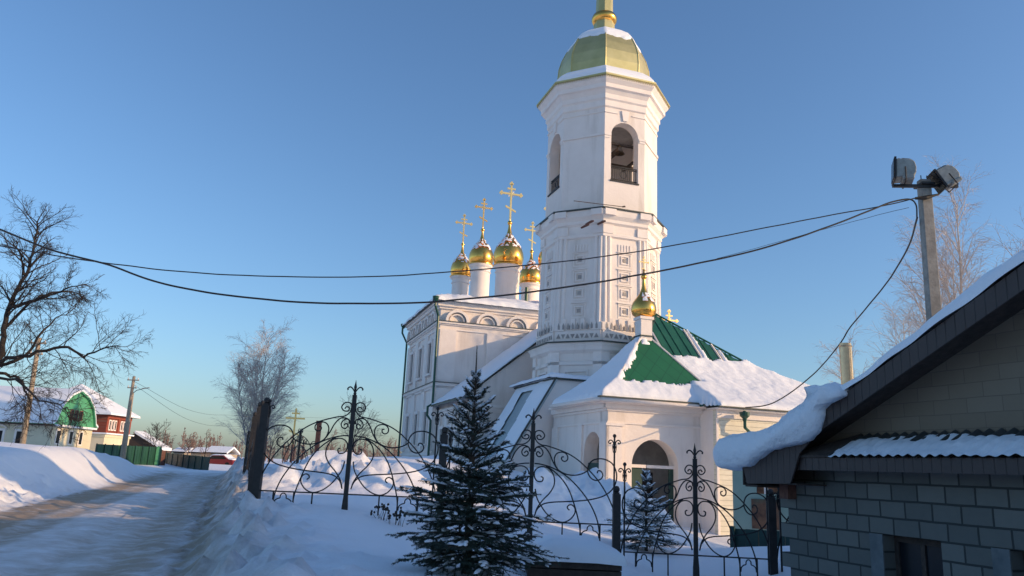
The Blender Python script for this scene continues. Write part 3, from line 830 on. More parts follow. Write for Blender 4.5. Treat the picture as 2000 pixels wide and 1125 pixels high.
# nave roof with snow
m = MB()
e = .55
x0, x1, y0, y1 = NU0 - e, NU1 + e, -NV0 - e, -NV1 + e
m.add([(x0, y0, 11.92), (x1, y0, 11.92), (x1, y1, 11.92), (x0, y1, 11.92), (-2, 14.5, 13.1), (2, 14.5, 13.1), (2, 17.5, 13.1), (-2, 17.5, 13.1)],
      [(0, 3, 2, 1), (0, 1, 5, 4), (1, 2, 6, 5), (2, 3, 7, 6), (3, 0, 4, 7), (4, 5, 6, 7)])
roof = m.build('nave_roof', M['flash'], CH)
def grid_snow(name, x0, x1, y0, y1, hf, thick, parent, nx=60, ny=40, mask=None, edge=.25, nz=.5, sag=.0, matn='roofsnow', zoff=.02):
    """a sheet of lying snow with thickness, cells left out where mask says so"""
    vs = []; keep = set()
    dx, dy = (x1 - x0) / nx, (y1 - y0) / ny
    for j in range(ny):
        for i in range(nx):
            cx, cy = x0 + (i + .5) * dx, y0 + (j + .5) * dy
            if mask is None or mask(cx, cy): keep.add((i, j))
    def edgef(i, j):
        d = 1e9
        R = 3
        for b in range(-R, R + 1):
            for a in range(-R, R + 1):
                if (i + a, j + b) not in keep:
                    d = min(d, max(abs(a + .5), abs(b + .5)))
        return d
    cache = {}
    def vert(i, j, top):
        k = (i, j, top)
        if k in cache: return cache[k]
        x, y = x0 + i * dx, y0 + j * dy
        # distance to missing cells
        d = 4
        for R in range(0, 4):
            if any((i + a, j + b) not in keep for a in range(-R - 1, R + 1) for b in range(-R - 1, R + 1)):
                d = R; break
        z = hf(x, y)
        jx = (noise.noise(Vector((x * 3, y * 3, 1.5)))) * dx * .45; jy = noise.noise(Vector((x * 3, y * 3, 7.5))) * dy * .45
        if top:
            f = (0.35, .8, .95, 1.0, 1.0)[d]
            z += thick * f * (1 + nz * noise.fractal(Vector((x * .9, y * .9, 2.2)), .8, 2.0, 4)) + zoff
        else: z += zoff * .3
        cache[k] = len(vs); vs.append((x + jx, y + jy, z)); return cache[k]
    fs = []
    for (i, j) in keep:
        fs.append((vert(i, j, 1), vert(i + 1, j, 1), vert(i + 1, j + 1, 1), vert(i, j + 1, 1)))
        for (a, b, p, q) in ((0, -1, (i, j), (i + 1, j)), (1, 0, (i + 1, j), (i + 1, j + 1)), (0, 1, (i + 1, j + 1), (i, j + 1)), (-1, 0, (i, j + 1), (i, j))):
            if (i + a, j + b) not in keep:
                fs.append((vert(*p, 0), vert(*q, 0), vert(*q, 1), vert(*p, 1)))
    mb = MB(); mb.add(vs, fs)
    return mb.build(name, M[matn], parent, smooth=True)
def nave_h(x, y):
    t = max(abs(x) - 2, 0) / (x1n - 2); s = max(abs(y - 16) - 1.5, 0) / (5 + e - 1.5)
    return 13.1 - 1.18 * max(t, s)
x1n = NU1 + e
grid_snow('roof_snow', x0 - .05, x1 + .05, y0 - .08, y1 + .05, nave_h, .30, roof, 70, 60)
# --- refectory: lower gabled part between nave and tower
RU, REZ, RRZ = 6.0, 5.25, 10.35
def ref_h(x): return REZ + (RRZ - REZ) * (1 - min(1, abs(x) / 6.25))
m = MB()
m.extrude([(-5.75, 4.0, -1), (5.75, 4.0, -1), (5.75, 4.0, ref_h(5.75) - .15), (0, 4.0, RRZ - .15), (-5.75, 4.0, ref_h(5.75) - .15)], (0, 7.0, 0))
m.build('refectory_wall', M['white'], CH)
m = MB()
for s in (-1, 1):
    m.extrude([(s * 6.35, 3.8, ref_h(6.35) - .12), (s * 6.35, 3.8, ref_h(6.35)), (0, 3.8, RRZ), (0, 3.8, RRZ - .12)][::s], (0, 7.18, 0))
rr = m.build('refectory_roof', M['flash'], CH)
grid_snow('roof_snow', -6.4, 6.4, 3.75, 10.98, lambda x, y: ref_h(x), .13, rr, 80, 40, nz=.3)
m = MB()
for z0, z1, p in ((4.55, 4.65, .05), (4.65, 4.8, .13), (4.8, 4.95, .22)):
    m.box(-5.75 - p, 5.75, 4.0 - p, 4.02, z0, z1); m.box(-5.75 - p, -5.73, 4.0 - p + .003, 11, z0 + .002, z1 - .002)
for vv in (4.5, 6.6, 8.8, 10.6): m.box(-5.87, -5.73, vv - .3, vv + .3, 1, 4.55)
m.build('refectory_cornice', M['trimw'], CH)
for vv in (5.5, 7.7, 9.7):
    a, b = MB(), MB(); window(a, b, -5.75, -vv, 2.2, 3.6, .35)
    w = a.build('window', M['trimw'], CH); b.build('pane', M['glass'], w)
# --- stair annex with steep slanted roof on the left of the tower
m = MB()
m.extrude([(-5.9, -3.0, -1), (2.0, -3.0, -1), (2.0, -3.0, 5.75), (-3.5, -3.0, 5.75), (-5.62, -3.0, 2.15)], (0, 5.6, 0))
m.build('annex_wall', M['white'], CH)
m = MB()
nrm = Vector((-3.6, 0, 2.12)).normalized()
a_, b_ = Vector((-3.44, -3.12, 5.82)), Vector((-5.75, -3.12, 1.9))
m.extrude([a_, b_, b_ + nrm * .1, a_ + nrm * .1], (0, 5.6, 0))
ar = m.build('annex_roof', M['metalsheet'], CH)
m = MB(); m.extrude([a_ + nrm * .1 + Vector((0, -.06, 0)), b_ + nrm * .1 + Vector((0, -.06, 0)), b_ + nrm * .16 + Vector((0, -.06, 0)), a_ + nrm * .16 + Vector((0, -.06, 0))], (0, .07, 0)); m.build('roof_edge', M['flash'], ar)
# snow on the slanted roof: in slope coordinates
def slope_snow():
    vs, fs = [], []; idx = {}
    nu, nw = 40, 44
    for i in range(nu + 1):
        for j in range(nw + 1):
            s = i / nu; w = j / nw
            p = a_ + (b_ - a_) * s + Vector((0, .12 + 5.4 * w, 0))
            th = .04 + .05 * (noise.noise(Vector((s * 5, w * 5, 0))) + .6) * min(1, min(w, 1 - w) * 12)
            idx[(i, j)] = len(vs); vs.append(p + nrm * (.105 + th))
    for i in range(nu):
        for j in range(nw):
            s, w = i / nu, j / nw
            bare = .36 < w + .10 * (s - .5) + .02 * noise.noise(Vector((s * 6, 0, 1))) < .66 and s > .12
            if not bare: fs.append((idx[(i, j)], idx[(i, j + 1)], idx[(i + 1, j + 1)], idx[(i + 1, j)]))
    mb = MB(); mb.add(vs, fs); return mb
slope_snow().build('roof_snow', M['roofsnow'], ar, smooth=True)
m = MB(); m.box(-3.7, 2.1, -3.15, 2.7, 5.75, 5.83); at_ = m.build('annex_top', M['flash'], CH)
grid_snow('roof_snow', -3.95, 2.1, -3.2, 2.75, lambda x, y: 5.83, .24, at_, 40, 36, mask=lambda x, y: hypot(x, y) > 3.2 or y < -2.6, nz=.35)
m = MB(); m.box(-7.5, -3.9, -3.45, -2.95, -1, .72); m.build('annex_plinth', M['plinth'], CH)
m = MB(); m.box(-7.4, -3.95, -3.5, -2.96, .722, .95); m.build('plinth_ledge', M['metalsheet'], CH)

# --- porch
TU, TV, THU, THV = -1.05, 6.9, 3.2, 2.6
EZ = 4.42
def tent_h(x, y):
    t = max(abs(x - TU) / THU, abs(-y - TV) / THV)
    if t < .62: return 7.6 - 2.25 * (t / .62)
    return 5.35 - (5.35 - EZ) * (t - .62) / .38
BU, BV, BSV, BEZ = .95, 4.3, 6.2, 4.32
def bsv(x):
    k = min(1, max(0, (x + .15) / .5)); return 5.1 + (BSV - 5.1) * k * k * (3 - 2 * k)
def big_h(x, y):
    v = -y
    tx = (x - BU) / 9.8 if x > BU else (BU - x) / 4.6
    ty = (v - BV) / bsv(x) if v > BV else (BV - v) / 5.5
    t = max(tx, ty)
    if t < .36: return 9.1 - 2.35 * t / .36
    return 6.75 - (6.75 - BEZ) * (min(1, (t - .36) / .64)) ** .8
def in_tent(x, y): return abs(x - TU) <= THU and abs(-y - TV) <= THV
def in_big(x, y): return BU - 4.6 <= x <= BU + 9.8 and BV - 5.5 <= -y <= BV + bsv(x) + .01
m = MB()                                         # small tent: exact facets
def facet_ring(mb, cx, cy, rings, hu, hv):
    vs = []
    for t, z in rings:
        for sx, sy in ((-1, -1), (1, -1), (1, 1), (-1, 1)): vs.append((cx + sx * hu * t, cy + sy * hv * t, z))
    fs = []
    for i in range(len(rings) - 1):
        for k in range(4):
            k2 = (k + 1) % 4; fs.append((i * 4 + k, (i + 1) * 4 + k, (i + 1) * 4 + k2, i * 4 + k2))
    fs.append((len(rings) * 4 - 4, len(rings) * 4 - 1, len(rings) * 4 - 2, len(rings) * 4 - 3)) if False else None
    mb.add(vs, [f[::-1] for f in fs])
facet_ring(m, TU, -TV, [(0.06, 7.6 - .2), (.62, 5.35), (1, EZ)], THU, THV)
tent = m.build('tent_roof', M['roofgreen'], CH)
m = MB()
vs = []; fs = []; GX, GY = 75, 56
X0, X1, Y0, Y1 = BU - 4.6, BU + 9.8, -(BV + BSV), -(BV - 5.5)
xs_ = sorted(set([X0 + (X1 - X0) * i / GX for i in range(GX + 1)] + [BU])); ys_ = sorted(set([Y0 + (Y1 - Y0) * j / GY for j in range(GY + 1)] + [-BV]))
for y in ys_:
    for x in xs_: vs.append((x, y, big_h(x, y)))
nX = len(xs_)
for j in range(len(ys_) - 1):
    for i in range(nX - 1):
        cx, cy = (xs_[i] + xs_[i + 1]) / 2, (ys_[j] + ys_[j + 1]) / 2
        if hypot(cx, cy) < 3.1: continue
        if -cy > BV + bsv(cx) + .03: continue
        if in_tent(cx, cy) and tent_h(cx, cy) > big_h(cx, cy) + .25: continue
        fs.append((j * nX + i, j * nX + i + 1, (j + 1) * nX + i + 1, (j + 1) * nX + i))
m.add(vs, fs); hall_roof = m.build('hall_roof', M['seamgreen'], CH)
m = MB()                                         # standing seams and white-edged hips
def on_big(p0, p1, r, mb, off=.03, n=14):
    pts = []
    for k in range(n + 1):
        t = k / n; x = p0[0] + (p1[0] - p0[0]) * t; y = p0[1] + (p1[1] - p0[1]) * t
        pts.append((x, y, big_h(x, y) + off))
    mb.tube(pts, r, 5)
for xx in (0.2, 2.05, 3.1):
    on_big((xx, -BV - .05 - max(0, (xx - BU)) * .63), (xx + .1, -8.0), .05, m)
m.build('snowy_seam', M['trimw'], hall_roof)
m = MB()
for xx in (-1.0, -.3, .7, 1.1, 1.6, 2.6, 3.6): on_big((xx, -BV - .05 - max(0, (xx - BU)) * .63), (xx + .1, -8.0), .018, m)
m.build('roof_seam', M['seamgreen'], hall_roof)
m = MB(); on_big((BU, -BV), (BU + 9.7, -BV - BSV + .05), .045, m); m.build('roof_hip', M['seamgreen'], hall_roof)
m = MB()
for sx in (-1, 1):
    m.tube([(TU + sx * .06 * THU, -TV - .06 * THV, 7.42), (TU + sx * .62 * THU, -TV - .62 * THV, 5.38), (TU + sx * .85 * THU, -TV - .85 * THV, 4.82)], .045, 6)
m.build('roof_hip', M['trimw'], tent)
# snow on both roofs
def roof_top(x, y):
    a = tent_h(x, y) if in_tent(x, y) else -9
    b = big_h(x, y) if in_big(x, y) else -9
    m_ = max(a, b)
    return m_ if m_ > 0 else (EZ if x < .1 else BEZ)
def snow_mask(x, y):
    if not (in_tent(x, y) or in_big(x, y)): return False
    if hypot(x, y) < 3.2: return False
    a = tent_h(x, y) if in_tent(x, y) else -9
    b = big_h(x, y) if in_big(x, y) else -9
    n = noise.noise(Vector((x * 1.7, y * 1.7, 0))) * .16 + noise.noise(Vector((x * 5, y * 5, 3))) * .10 + noise.noise(Vector((x * 13, y * 13, 3))) * .07
    if a > b:
        dx, dv = (x - TU) / THU, (-y - TV) / THV
        if -dx > abs(dv) * 1.0 - .001 or (dv > 0 and -dx > dv * (.86 + n * 1.1) ): return True        # left face keeps its snow
        if a > 7.0 and abs(dx) < .1 and n > .0: return True
        if dv >= abs(dx) - .01: return a < 5.22 + n * .9 + .12 * dx
        return a < 6.1 + n
    dx = (x - BU) / 9.8
    # strips of snow beside the seams
    if b > 6.6 and (-y) > BV:
        for s0, w0, zt0 in ((2.16, .10, 8.3), (3.25, .16, 7.3)):
            if 0 < x - s0 < w0 * (1 + n * 3) + (zt0 - b) * .10 and b < zt0: return True
    return b < 6.7 + n * .9 + .25 * max(0, dx)
grid_snow('roof_snow', min(X0, TU - THU) - .04, X1, Y0 - .03, Y1, roof_top, .16, hall_roof, 250, 190, mask=snow_mask, nz=.38)
# gutters
def gutter(mb, pts, r=.085):
    mb.tube(pts, r, 8)
g = MB(); ge = EZ - .06
gutter(g, [(TU - THU - .02, -TV + 2.6, ge + .02), (TU - THU - .02, -(TV + THV) - .02, ge)]); gutter(g, [(TU - THU - .02, -(TV + THV) - .02, ge), (TU + THU, -(TV + THV) - .02, ge)]); g.build('gutter', M['trimw'], CH, smooth=True)
g = MB(); g.box(TU - THU - .1, TU + THU + .1, -(TV + THV) - .12, -(TV + THV) + .1, ge + .07, ge + .115); g.box(.28, X1, Y0 - .06, Y0 + .12, BEZ - .03, BEZ + .012); g.build('eave_edge', M['flash'], CH)
# soffit and cornice
PV = 8.95
HV, HU = 10.1, .42
g = MB(); g.box(TU - THU + .05, TU + THU, -(TV + THV) + .08, -TV + 3, ge - .10, ge - .04); g.box(.3, X1 - .1, Y0 + .05, -9.55, BEZ - .10, BEZ - .04); g.build('soffit', M['trimw'], CH)
PU0, PU1 = -3.68, 1.05
w = MB(); arch_wall(w, PU0, PU1, -1.2, 4.28, -PV, -PV + .7, [(-1.62, 1.02, -.55, 1.95, True)], 18)
w.build('porch_front_wall', M['white'], CH)
w = MB(); arch_wall(w, -(PV - .7), -3.2, -1.2, 4.28, 0, .6, [(-7.55, .85, 1.05, 2.35, True)], 16)
w.xform(Matrix.Translation((PU0, 0, 0)) @ Matrix.Rotation(-pi / 2, 4, 'Z') @ Matrix.Scale(-1, 4, (1, 0, 0)))
w.build('porch_side_wall', M['white'], CH)
w = MB()
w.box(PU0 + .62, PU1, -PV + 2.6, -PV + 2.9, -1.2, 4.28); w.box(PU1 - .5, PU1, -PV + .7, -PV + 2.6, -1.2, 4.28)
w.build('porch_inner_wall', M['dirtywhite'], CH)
w = MB(); w.box(PU0 + .6, PU1 - .5, -PV + .1, -PV + 2.6, -.75, -.5); w.build('porch_floor', M['concrete'], CH)
w = MB()
for z0, z1, p in ((3.5, 3.58, .05), (3.98, 4.08, .08), (4.08, 4.28, .2)):
    w.box(PU0 - p, PU1 + .0, -PV - p, -PV + .01, z0, z1); w.box(PU0 - p, PU0 + .01, -PV - p + .003, -3.3, z0 + .002, z1 - .002)
w.box(PU0 - .1, PU0 + .58, -PV - .1, -PV + .01, -1.2, 3.5); w.box(PU0 - .1, PU0 + .01, -PV - .1, -PV + .55, -1.2, 3.498)
w.box(PU0 - .15, PU0 + .65, -PV - .16, -PV + .01, 3.4, 3.502)
w.box(PU1 - .55, PU1 - .0, -PV - .08, -PV + .01, -1.2, 3.5)
w.box(PU0 - .08, PU0 + .01, -3.9, -3.2, -1.2, 3.498); w.box(PU0 - .08, PU0 + .01, -6.6, -6.2, -1.2, 3.498)
w.build('porch_pilaster', M['trimw'], CH)
w = MB(); w.box(-2.66, -.58, -PV + .28, -PV + .36, 1.86, 1.98); w.build('door_lintel', M['trimw'], CH)
for sx, x0_, x1_ in ((0, -2.62, -2.0), (1, -.8, -.6)):
    w = MB(); w.box(x0_, x1_, -PV + .36, -PV + .42, -.5, 1.86); w.build('door', M['darkgreen'], CH)
w = MB(); w.box(PU0 + .2, PU0 + .24, -8.4, -6.7, 1.06, 1.98); w.build('parapet_panel', M['darkgreen'], CH)
w = MB(); w.box(-1.4, -.35, -PV + 2.52, -PV + 2.6, -.5, 1.7); w.build('inner_door', M['brownboard'], CH)
w = MB(); w.box(-1.35, 1.2, -PV - .9, -PV - .1, -1.0, -.62); w.box(1.1, 2.6, -HV - 1.0, -HV - .01, -1.0, -.5); w.build('porch_step', M['concrete'], CH)
# siding-clad hall right of the porch

w = MB(); arch_wall(w, HU, 10.2, -1.2, 4.22, -HV, -HV + .2, [(1.75, .42, -.5, 2.0, False)], 2); w.build('hall_wall', M['siding'], CH)
w = MB(); w.box(HU, HU + .2, -HV + .2, -PV + .1, -1.2, 4.22); w.build('hall_end_wall', M['trimw'], CH)
w = MB(); w.box(HU + .01, 10.2, -HV - .08, -HV, 3.9, 4.22)
w.build('hall_frieze', M['trimw'], CH)
for xx in (HU - .01, 3.6, 6.9):
    w = MB(); w.box(xx, xx + .1, -HV - .04, -HV, -1.2, 3.9); w.build('corner_strip', M['trimw'], CH)
w = MB(); w.box(10.1, 10.3, -HV - .1, 4, -1.2, 4.2); w.build('hall_side_wall', M['siding'], CH)
w = MB(); w.box(1.36, 2.14, -HV + .08, -HV + .13, -.5, 1.98); w.build('side_door', M['lampgrey'], CH)
w = MB(); w.box(1.2, 10.0, -HV + .25, 4, -1.2, 4.2); w.build('hall_core', M['dirtywhite'], CH)
# downpipes
def pipe(pts, r=.06, n=8, name='downpipe'):
    m = MB(); m.tube(pts, r, n); o = m.build(name, M['greenpipe'], CH, smooth=False); return o
pipe([(1.42, -10.56, 4.2), (1.42, -10.56, 3.55), (2.6, -10.2, 2.85), (2.6, -10.2, 0)], .065)
m = MB(); m.lathe([(.07, 3.8), (.09, 3.9), (.19, 4.0), (.2, 4.14)], (1.42, -10.56), 12); m.build('rain_hopper', M['greenpipe'], CH)
pipe([(NU0 - .5, 10.45, 12.0), (NU0 - .5, 10.45, 11.5), (NU0 - .2, 10.75, 10.9), (NU0 - .2, 10.75, 5.25), (NU0 - .2, 10.3, 5.0), (NU0 - .2, 3.7, 5.0), (NU0 - .2, 3.7, 4.6), (NU0 - .05, 3.85, 4.3), (NU0 - .05, 3.85, .3)] if False else
     [(NU0 - .5, 10.45, 12.0), (NU0 - .5, 10.45, 11.5), (NU0 - .2, 10.75, 10.9), (NU0 - .2, 10.75, 5.35), (NU0 - .55, 10.5, 5.1), (NU0 - .55, 10.5, 4.6), (NU0 - .25, 10.75, 4.3), (NU0 - .25, 10.75, .3)], .075)
pipe([(NU0 - .55, 21.5, 11.9), (NU0 - .55, 21.5, 11.4), (NU0 - .2, 21.2, 10.6), (NU0 - .2, 21.2, .5)], .075)
for yy in (10.45, 21.5):
    m = MB(); m.lathe([(.08, 11.75), (.2, 11.95), (.22, 12.1)], (NU0 - .5, yy), 10); m.build('rain_hopper', M['greenpipe'], CH)
# porch cupola
m = MB(); m.box(TU - .27, TU + .27, -TV - .27, -TV + .27, 7.0, 8.2); m.build('cupola_base', M['white'], CH)
m = MB(); m.box(TU - .34, TU + .34, -TV - .34, -TV + .34, 7.42, 7.46); m.build('cupola_flashing', M['darkgreen'], CH)
def porch_cupola():
    u, v = TU, TV
    _, zb = at_v(1257, 621, v); _, zball = at_v(1257, 543, v); _, zc = at_v(1257, 503, v)
    ul, _ = at_v(1235, 600, v); ur, _ = at_v(1279, 600, v); R = (ur - ul) / 2
    c = (u, -v); m = MB(); m.box(u - .27, u + .27, -v - .27, -v + .27, 8.2, zb - .1); m.box(u - .33, u + .33, -v - .33, -v + .33, zb - .1, zb + .02); m.build('cupola_rim', M['trimw'], CH)
    pr = [(.55, 0), (.85, .05), (.98, .13), (1.0, .20), (.96, .29), (.84, .38), (.64, .47), (.43, .56), (.28, .65), (.19, .75), (.13, .87), (.10, 1.0)]
    H = zball - zb - .03
    pf = [(p.x, p.y) for p in crom([(r * R, zb + .02 + z * H, 0) for r, z in pr], 4)]
    m = MB(); m.lathe(pf, c, 36); dm = m.build('onion_dome', M['gold'], CH, smooth=True)
    rr = .13
    m = MB(); m.lathe([(rr * sin(pi * k / 12) + .001, zball + .05 - rr * cos(pi * k / 12)) for k in range(13)], c, 18); m.lathe([(.05, zball - .2), (.04, zball + .4)], c, 8); m.build('ball', M['gold'], dm, smooth=True)
    cross_mb(c[0], c[1], zball + .12, zc - zball - .1).build('cross', M['goldmatt'], CH)
    mb = MB(); vs = []; fs = []; idx = {}
    for i in range(13):
        for j in range(9):
            a = radians(-150 + i * 9); t = .36 + .24 * j / 8
            r = np.interp(t, [q[1] for q in pr], [q[0] for q in pr]) * R
            idx[(i, j)] = len(vs); vs.append((c[0] + (r + .02) * cos(a), c[1] + (r + .02) * sin(a), zb + .02 + t * H + .015))
    for i in range(12):
        for j in range(8):
            if noise.noise(Vector((i * .4, j * .5, 9))) > -.12 and 1 < i < 11: fs.append((idx[(i, j)], idx[(i + 1, j)], idx[(i + 1, j + 1)], idx[(i, j + 1)]))
    mb.add(vs, fs); mb.build('dome_snow', M['roofsnow'], dm, smooth=True)
porch_cupola()
q0 = at_v(1307, 660, 2.0); q1 = at_v(1307, 608, 2.0)
cross_mb(q0[0], -2.0, q0[1] - .3, q1[1] - q0[1] + .3).build('cross', M['goldmatt'], CH)

# ---------------------------------------------------------------- wrought iron fence
IR = .0125
def scr(pts, k=5): return crom([(x, 0, z) for x, z in pts], k)
U_ = 434.0
def cxz(x, y): return ((x - (785 + (1065 - y) * .071)) / U_, (1062 - y) / U_)
RIGHT = [  # curves of the right half, measured off the photograph's first panel
    [(905,275),(893,258),(872,268),(880,292),(910,290),(930,262),(915,230),(890,222),(865,232),(857,262),(866,305),(900,335),(960,346),(1080,388),(1160,435),(1230,500),(1310,595),(1370,700),(1415,820),(1436,930),(1440,1045)],
    [(893,408),(876,392),(862,410),(876,432),(900,425),(912,398),(900,368),(880,358),(858,366),(852,395)],
    [(852,395),(862,362),(895,348),(930,358),(962,405),(985,470),(1020,530),(1075,562),(1140,569),(1200,553),(1240,528)],
    [(1060,430),(1075,445),(1058,462),(1040,440),(1050,412),(1075,405),(1095,425),(1085,460),(1060,466),(1045,448)] if False else
    [(1068,425),(1052,430),(1052,450),(1070,462),(1092,450),(1097,420),(1080,395),(1050,388),(1015,402),(996,440),(1000,490),(1015,525)],
    [(845,488),(890,492),(960,510),(1040,550),(1110,605),(1180,685),(1235,770),(1275,860),(1297,950),(1302,1048)],
    [(930,502),(990,545),(1050,610),(1095,690),(1125,790),(1145,880),(1158,960),(1162,1048)],
    [(888,590),(905,600),(895,628),(862,628),(843,600),(843,555),(870,522),(910,512),(955,528),(985,580),(985,650),(950,715),(895,775),(850,840),(828,905)],
    [(828,905),(850,850),(895,808),(960,790),(1060,780),(1160,770),(1260,753),(1350,722),(1415,670),(1450,600),(1455,530),(1430,465),(1385,435),(1340,428),(1290,440),(1255,475),(1240,530),(1258,580),(1295,602),(1335,590),(1352,560),(1342,530),(1320,525),(1312,545)],
    [(842,690),(852,760),(880,820),(920,880),(975,925),(1035,942),(1090,918),(1128,868),(1130,825),(1108,803),(1085,808),(1075,828),(1090,845)],
]
def fence_panel(mb_curve, half, zshift=0.0):
    """full panel in the xz plane, centred, base at z = 0"""
    k = half / 1.42
    for c in RIGHT:
        base = [cxz(x, y) for x, y in c]
        for s in (-1, 1):
            pts = crom([(s * x * k, 0, z) for x, z in base], 4)
            mb_curve.tube(pts, IR, 5)
    rail = (1062 - 945) / U_
    mb_curve.box(-half, half, -.012, .012, rail - .012, rail + .012)
    for x in (.55, ):
        for s in (-1, 1): mb_curve.box(s * x * k - .011, s * x * k + .011, -.011, .011, -.15, rail)
    for s in (-1, 1):
        for x in (.855, 1.19): mb_curve.box(s * x * k - .011, s * x * k + .011, -.011, .011, -.2, rail)
        tre = [(.87, .02), (.885, .1), (.93, .14), (.97, .155), (.975, .20), (1.0, .235), (1.022, .24), (1.045, .235), (1.07, .20), (1.075, .155), (1.115, .14), (1.16, .1), (1.175, .02)]
        mb_curve.tube(crom([(s * x * k, 0, z) for x, z in tre], 3), .011, 5)
def end_bar(mb, x, h):
    mb.box(x - .014, x + .014, -.014, .014, -.3, h)
    mb.lathe([(.004, h - .01), (.03, h + .015), (.034, h + .035), (.02, h + .06), (.004, h + .065)], (x, 0), 8)
    for s in (-1, 1):
        mb.tube(crom([(x + s * .02, 0, h - .26), (x + s * .035, 0, h - .16), (x + s * .02, 0, h - .10)], 3), .008, 4)
        mb.tube(crom([(x, 0, h - .14), (x + s * .035, 0, h - .06), (x + s * .08, 0, h - .045), (x + s * .105, 0, h - .085), (x + s * .075, 0, h - .105), (x + s * .062, 0, h - .08)], 4), .011, 5)
    mb.lathe([(.014, h - .22), (.03, h - .16), (.014, h - .12)], (x, 0), 6)
def centre_bar(mb, h):
    mb.extrude([(-.055, -.03, -.3), (.055, -.03, -.3), (.05, -.03, .05), (.036, -.03, .22), (.036, -.03, h - .24), (-.036, -.03, h - .24), (-.036, -.03, .22), (-.05, -.03, .05)], (0, .06, 0))
def finial(mb, h):
    mb.lathe([(.012, h - .25), (.03, h - .22), (.014, h - .17), (.028, h - .10), (.014, h - .04), (.002, h + .03)], (0, 0), 8)
    for s in (-1, 1):
        mb.tube(crom([(0, 0, h - .20), (s * .05, 0, h - .125), (s * .095, 0, h - .10), (s * .135, 0, h - .13), (s * .125, 0, h - .155)], 4), .013, 6)
def make_post(parent, x, y, z0, z1, w=.13, name='post', rot=0):
    m = MB(); h = w / 2
    m.box(-h, h, -h, h, z0 - .4, z1 - .12)
    m.box(-h * .7, h * .7, -h * .7, h * .7, z1 - .12, z1 - .09)
    m.lathe([(.004, z1 + .02), (.035, z1 + .01), (.055, z1 - .03), (.05, z1 - .07), (.025, z1 - .095)][::-1], (0, 0), 12)
    m.xform(Matrix.Translation((x, y, 0)) @ Matrix.Rotation(rot, 4, 'Z'))
    return m.build(name, M['ironpost'], parent)
def post_px(px_b, py_b, py_t, Y):
    b = at(px_b, py_b, Y)
    lo, hi = b.z, b.z + 4
    for _ in range(30):
        mid = (lo + hi) / 2
        q = CR.transposed() @ (Vector((b.x, b.y, mid)) - CP)
        if 562.5 - F_PX * q.y / -q.z > py_t: lo = mid
        else: hi = mid
    return b, lo
YF = 13.8
p_spec = [(497, 992, 778, YF), (857, 1024, 836, YF), (1203, 1092, 951, YF), (1510, 1113, 957, YF - .2)]
PB = [post_px(*s) for s in p_spec]
fence = thing('iron_fence', 'black wrought iron fence with three scrolled arched panels facing the camera', 'fence', (PB[0][0].x, PB[0][0].y, 0))
FO = Vector(fence.location)
for (b, zt_) in PB:
    make_post(fence, b.x - FO.x, b.y - FO.y, b.z, zt_)
centres = [(668, 995, 745, 1.42), (1038, 1048, 800, 1.40), (1361, 1113, 869, 1.3)]
for i, (cx, cb, ct, hf) in enumerate(centres):
    c, ztop = post_px(cx, cb, ct, YF)
    l, r = PB[i][0], PB[i + 1][0]
    ang = atan2(r.y - l.y, r.x - l.x)
    mid = (l + r) / 2; half = (r - l).length / 2 - .10
    cc = Vector((mid.x * .5 + c.x * .5, mid.y, c.z))
    def put(mb): mb.xform(Matrix.Translation(cc - FO) @ Matrix.Rotation(ang, 4, 'Z'))
    h = ztop - c.z
    a = MB(); fence_panel(a, half); a.xform(Matrix.Scale(h / 2.33, 4, (0, 0, 1))); put(a); pn = a.build('panel', M['iron'], fence, smooth=False)
    a = MB(); centre_bar(a, h); put(a); a.build('centre_bar', M['ironpost'], pn)
    a = MB(); finial(a, h); put(a); a.build('finial', M['iron'], pn)
    for s in (-1, 1):
        a = MB(); end_bar(a, s * half, h * .8); put(a); a.build('end_bar', M['iron'], pn)
# half panel going on behind the block shed
c0 = PB[3][0]
a = MB(); fence_panel(a, 1.4); a.xform(Matrix.Translation((c0.x + 1.55 - FO.x, c0.y - FO.y, c0.z)) @ Matrix.Rotation(.0, 4, 'Z')); pn = a.build('panel', M['iron'], fence)
a = MB(); end_bar(a, -1.4, 1.3); a.xform(Matrix.Translation((c0.x + 1.55 - FO.x, c0.y - FO.y, c0.z))); a.build('end_bar', M['iron'], pn)
# fence along the road, seen end-on, and its far panel
rs = [(491, 976, 784, 15.6), (488, 963, 786, 17.2), (484, 926, 806, 22.0), (480, 900, 842, 27.0)]
RB = [post_px(*s) for s in rs]
rf = thing('iron_fence', 'black iron fence running away along the road, seen end-on at the left of the yard', 'fence', (RB[0][0].x, RB[0][0].y, 0))
RO = Vector(rf.location)
for b, z_ in RB: make_post(rf, b.x - RO.x, b.y - RO.y, b.z, z_, .12, rot=.3)
for (b0, z0_), (b1, z1_) in zip(RB[1:-1], RB[2:]):
    mid = (b0 + b1) / 2; ang = atan2(b1.y - b0.y, b1.x - b0.x); L_ = (b1 - b0).length
    a = MB(); fence_panel(a, L_ / 2 - .1); a.xform(Matrix.Scale(.72, 4, (0, 0, 1))); a.xform(Matrix.Translation(Vector((mid.x, mid.y, min(b0.z, b1.z))) - RO) @ Matrix.Rotation(ang, 4, 'Z'))
    a.build('panel', M['iron'], rf)
b0, z0_ = post_px(612, 945, 822, 23.0); b1 = at(545, 940, 25.5)
bf = thing('iron_fence', 'rust brown lit fence panel with scrolls in the yard behind the front fence', 'fence', (b0.x, b0.y, 0))
BO = Vector(bf.location)
m = MB(); m.box(-.06, .06, -.06, .06, b0.z - .6, z0_ - .05); m.box(-.08, .08, -.08, .08, z0_ - .05, z0_); m.build('post', M['rust'], bf)
mid = (b0 + b1) / 2; ang = atan2(b1.y - b0.y, b1.x - b0.x); L_ = (b1 - b0).length
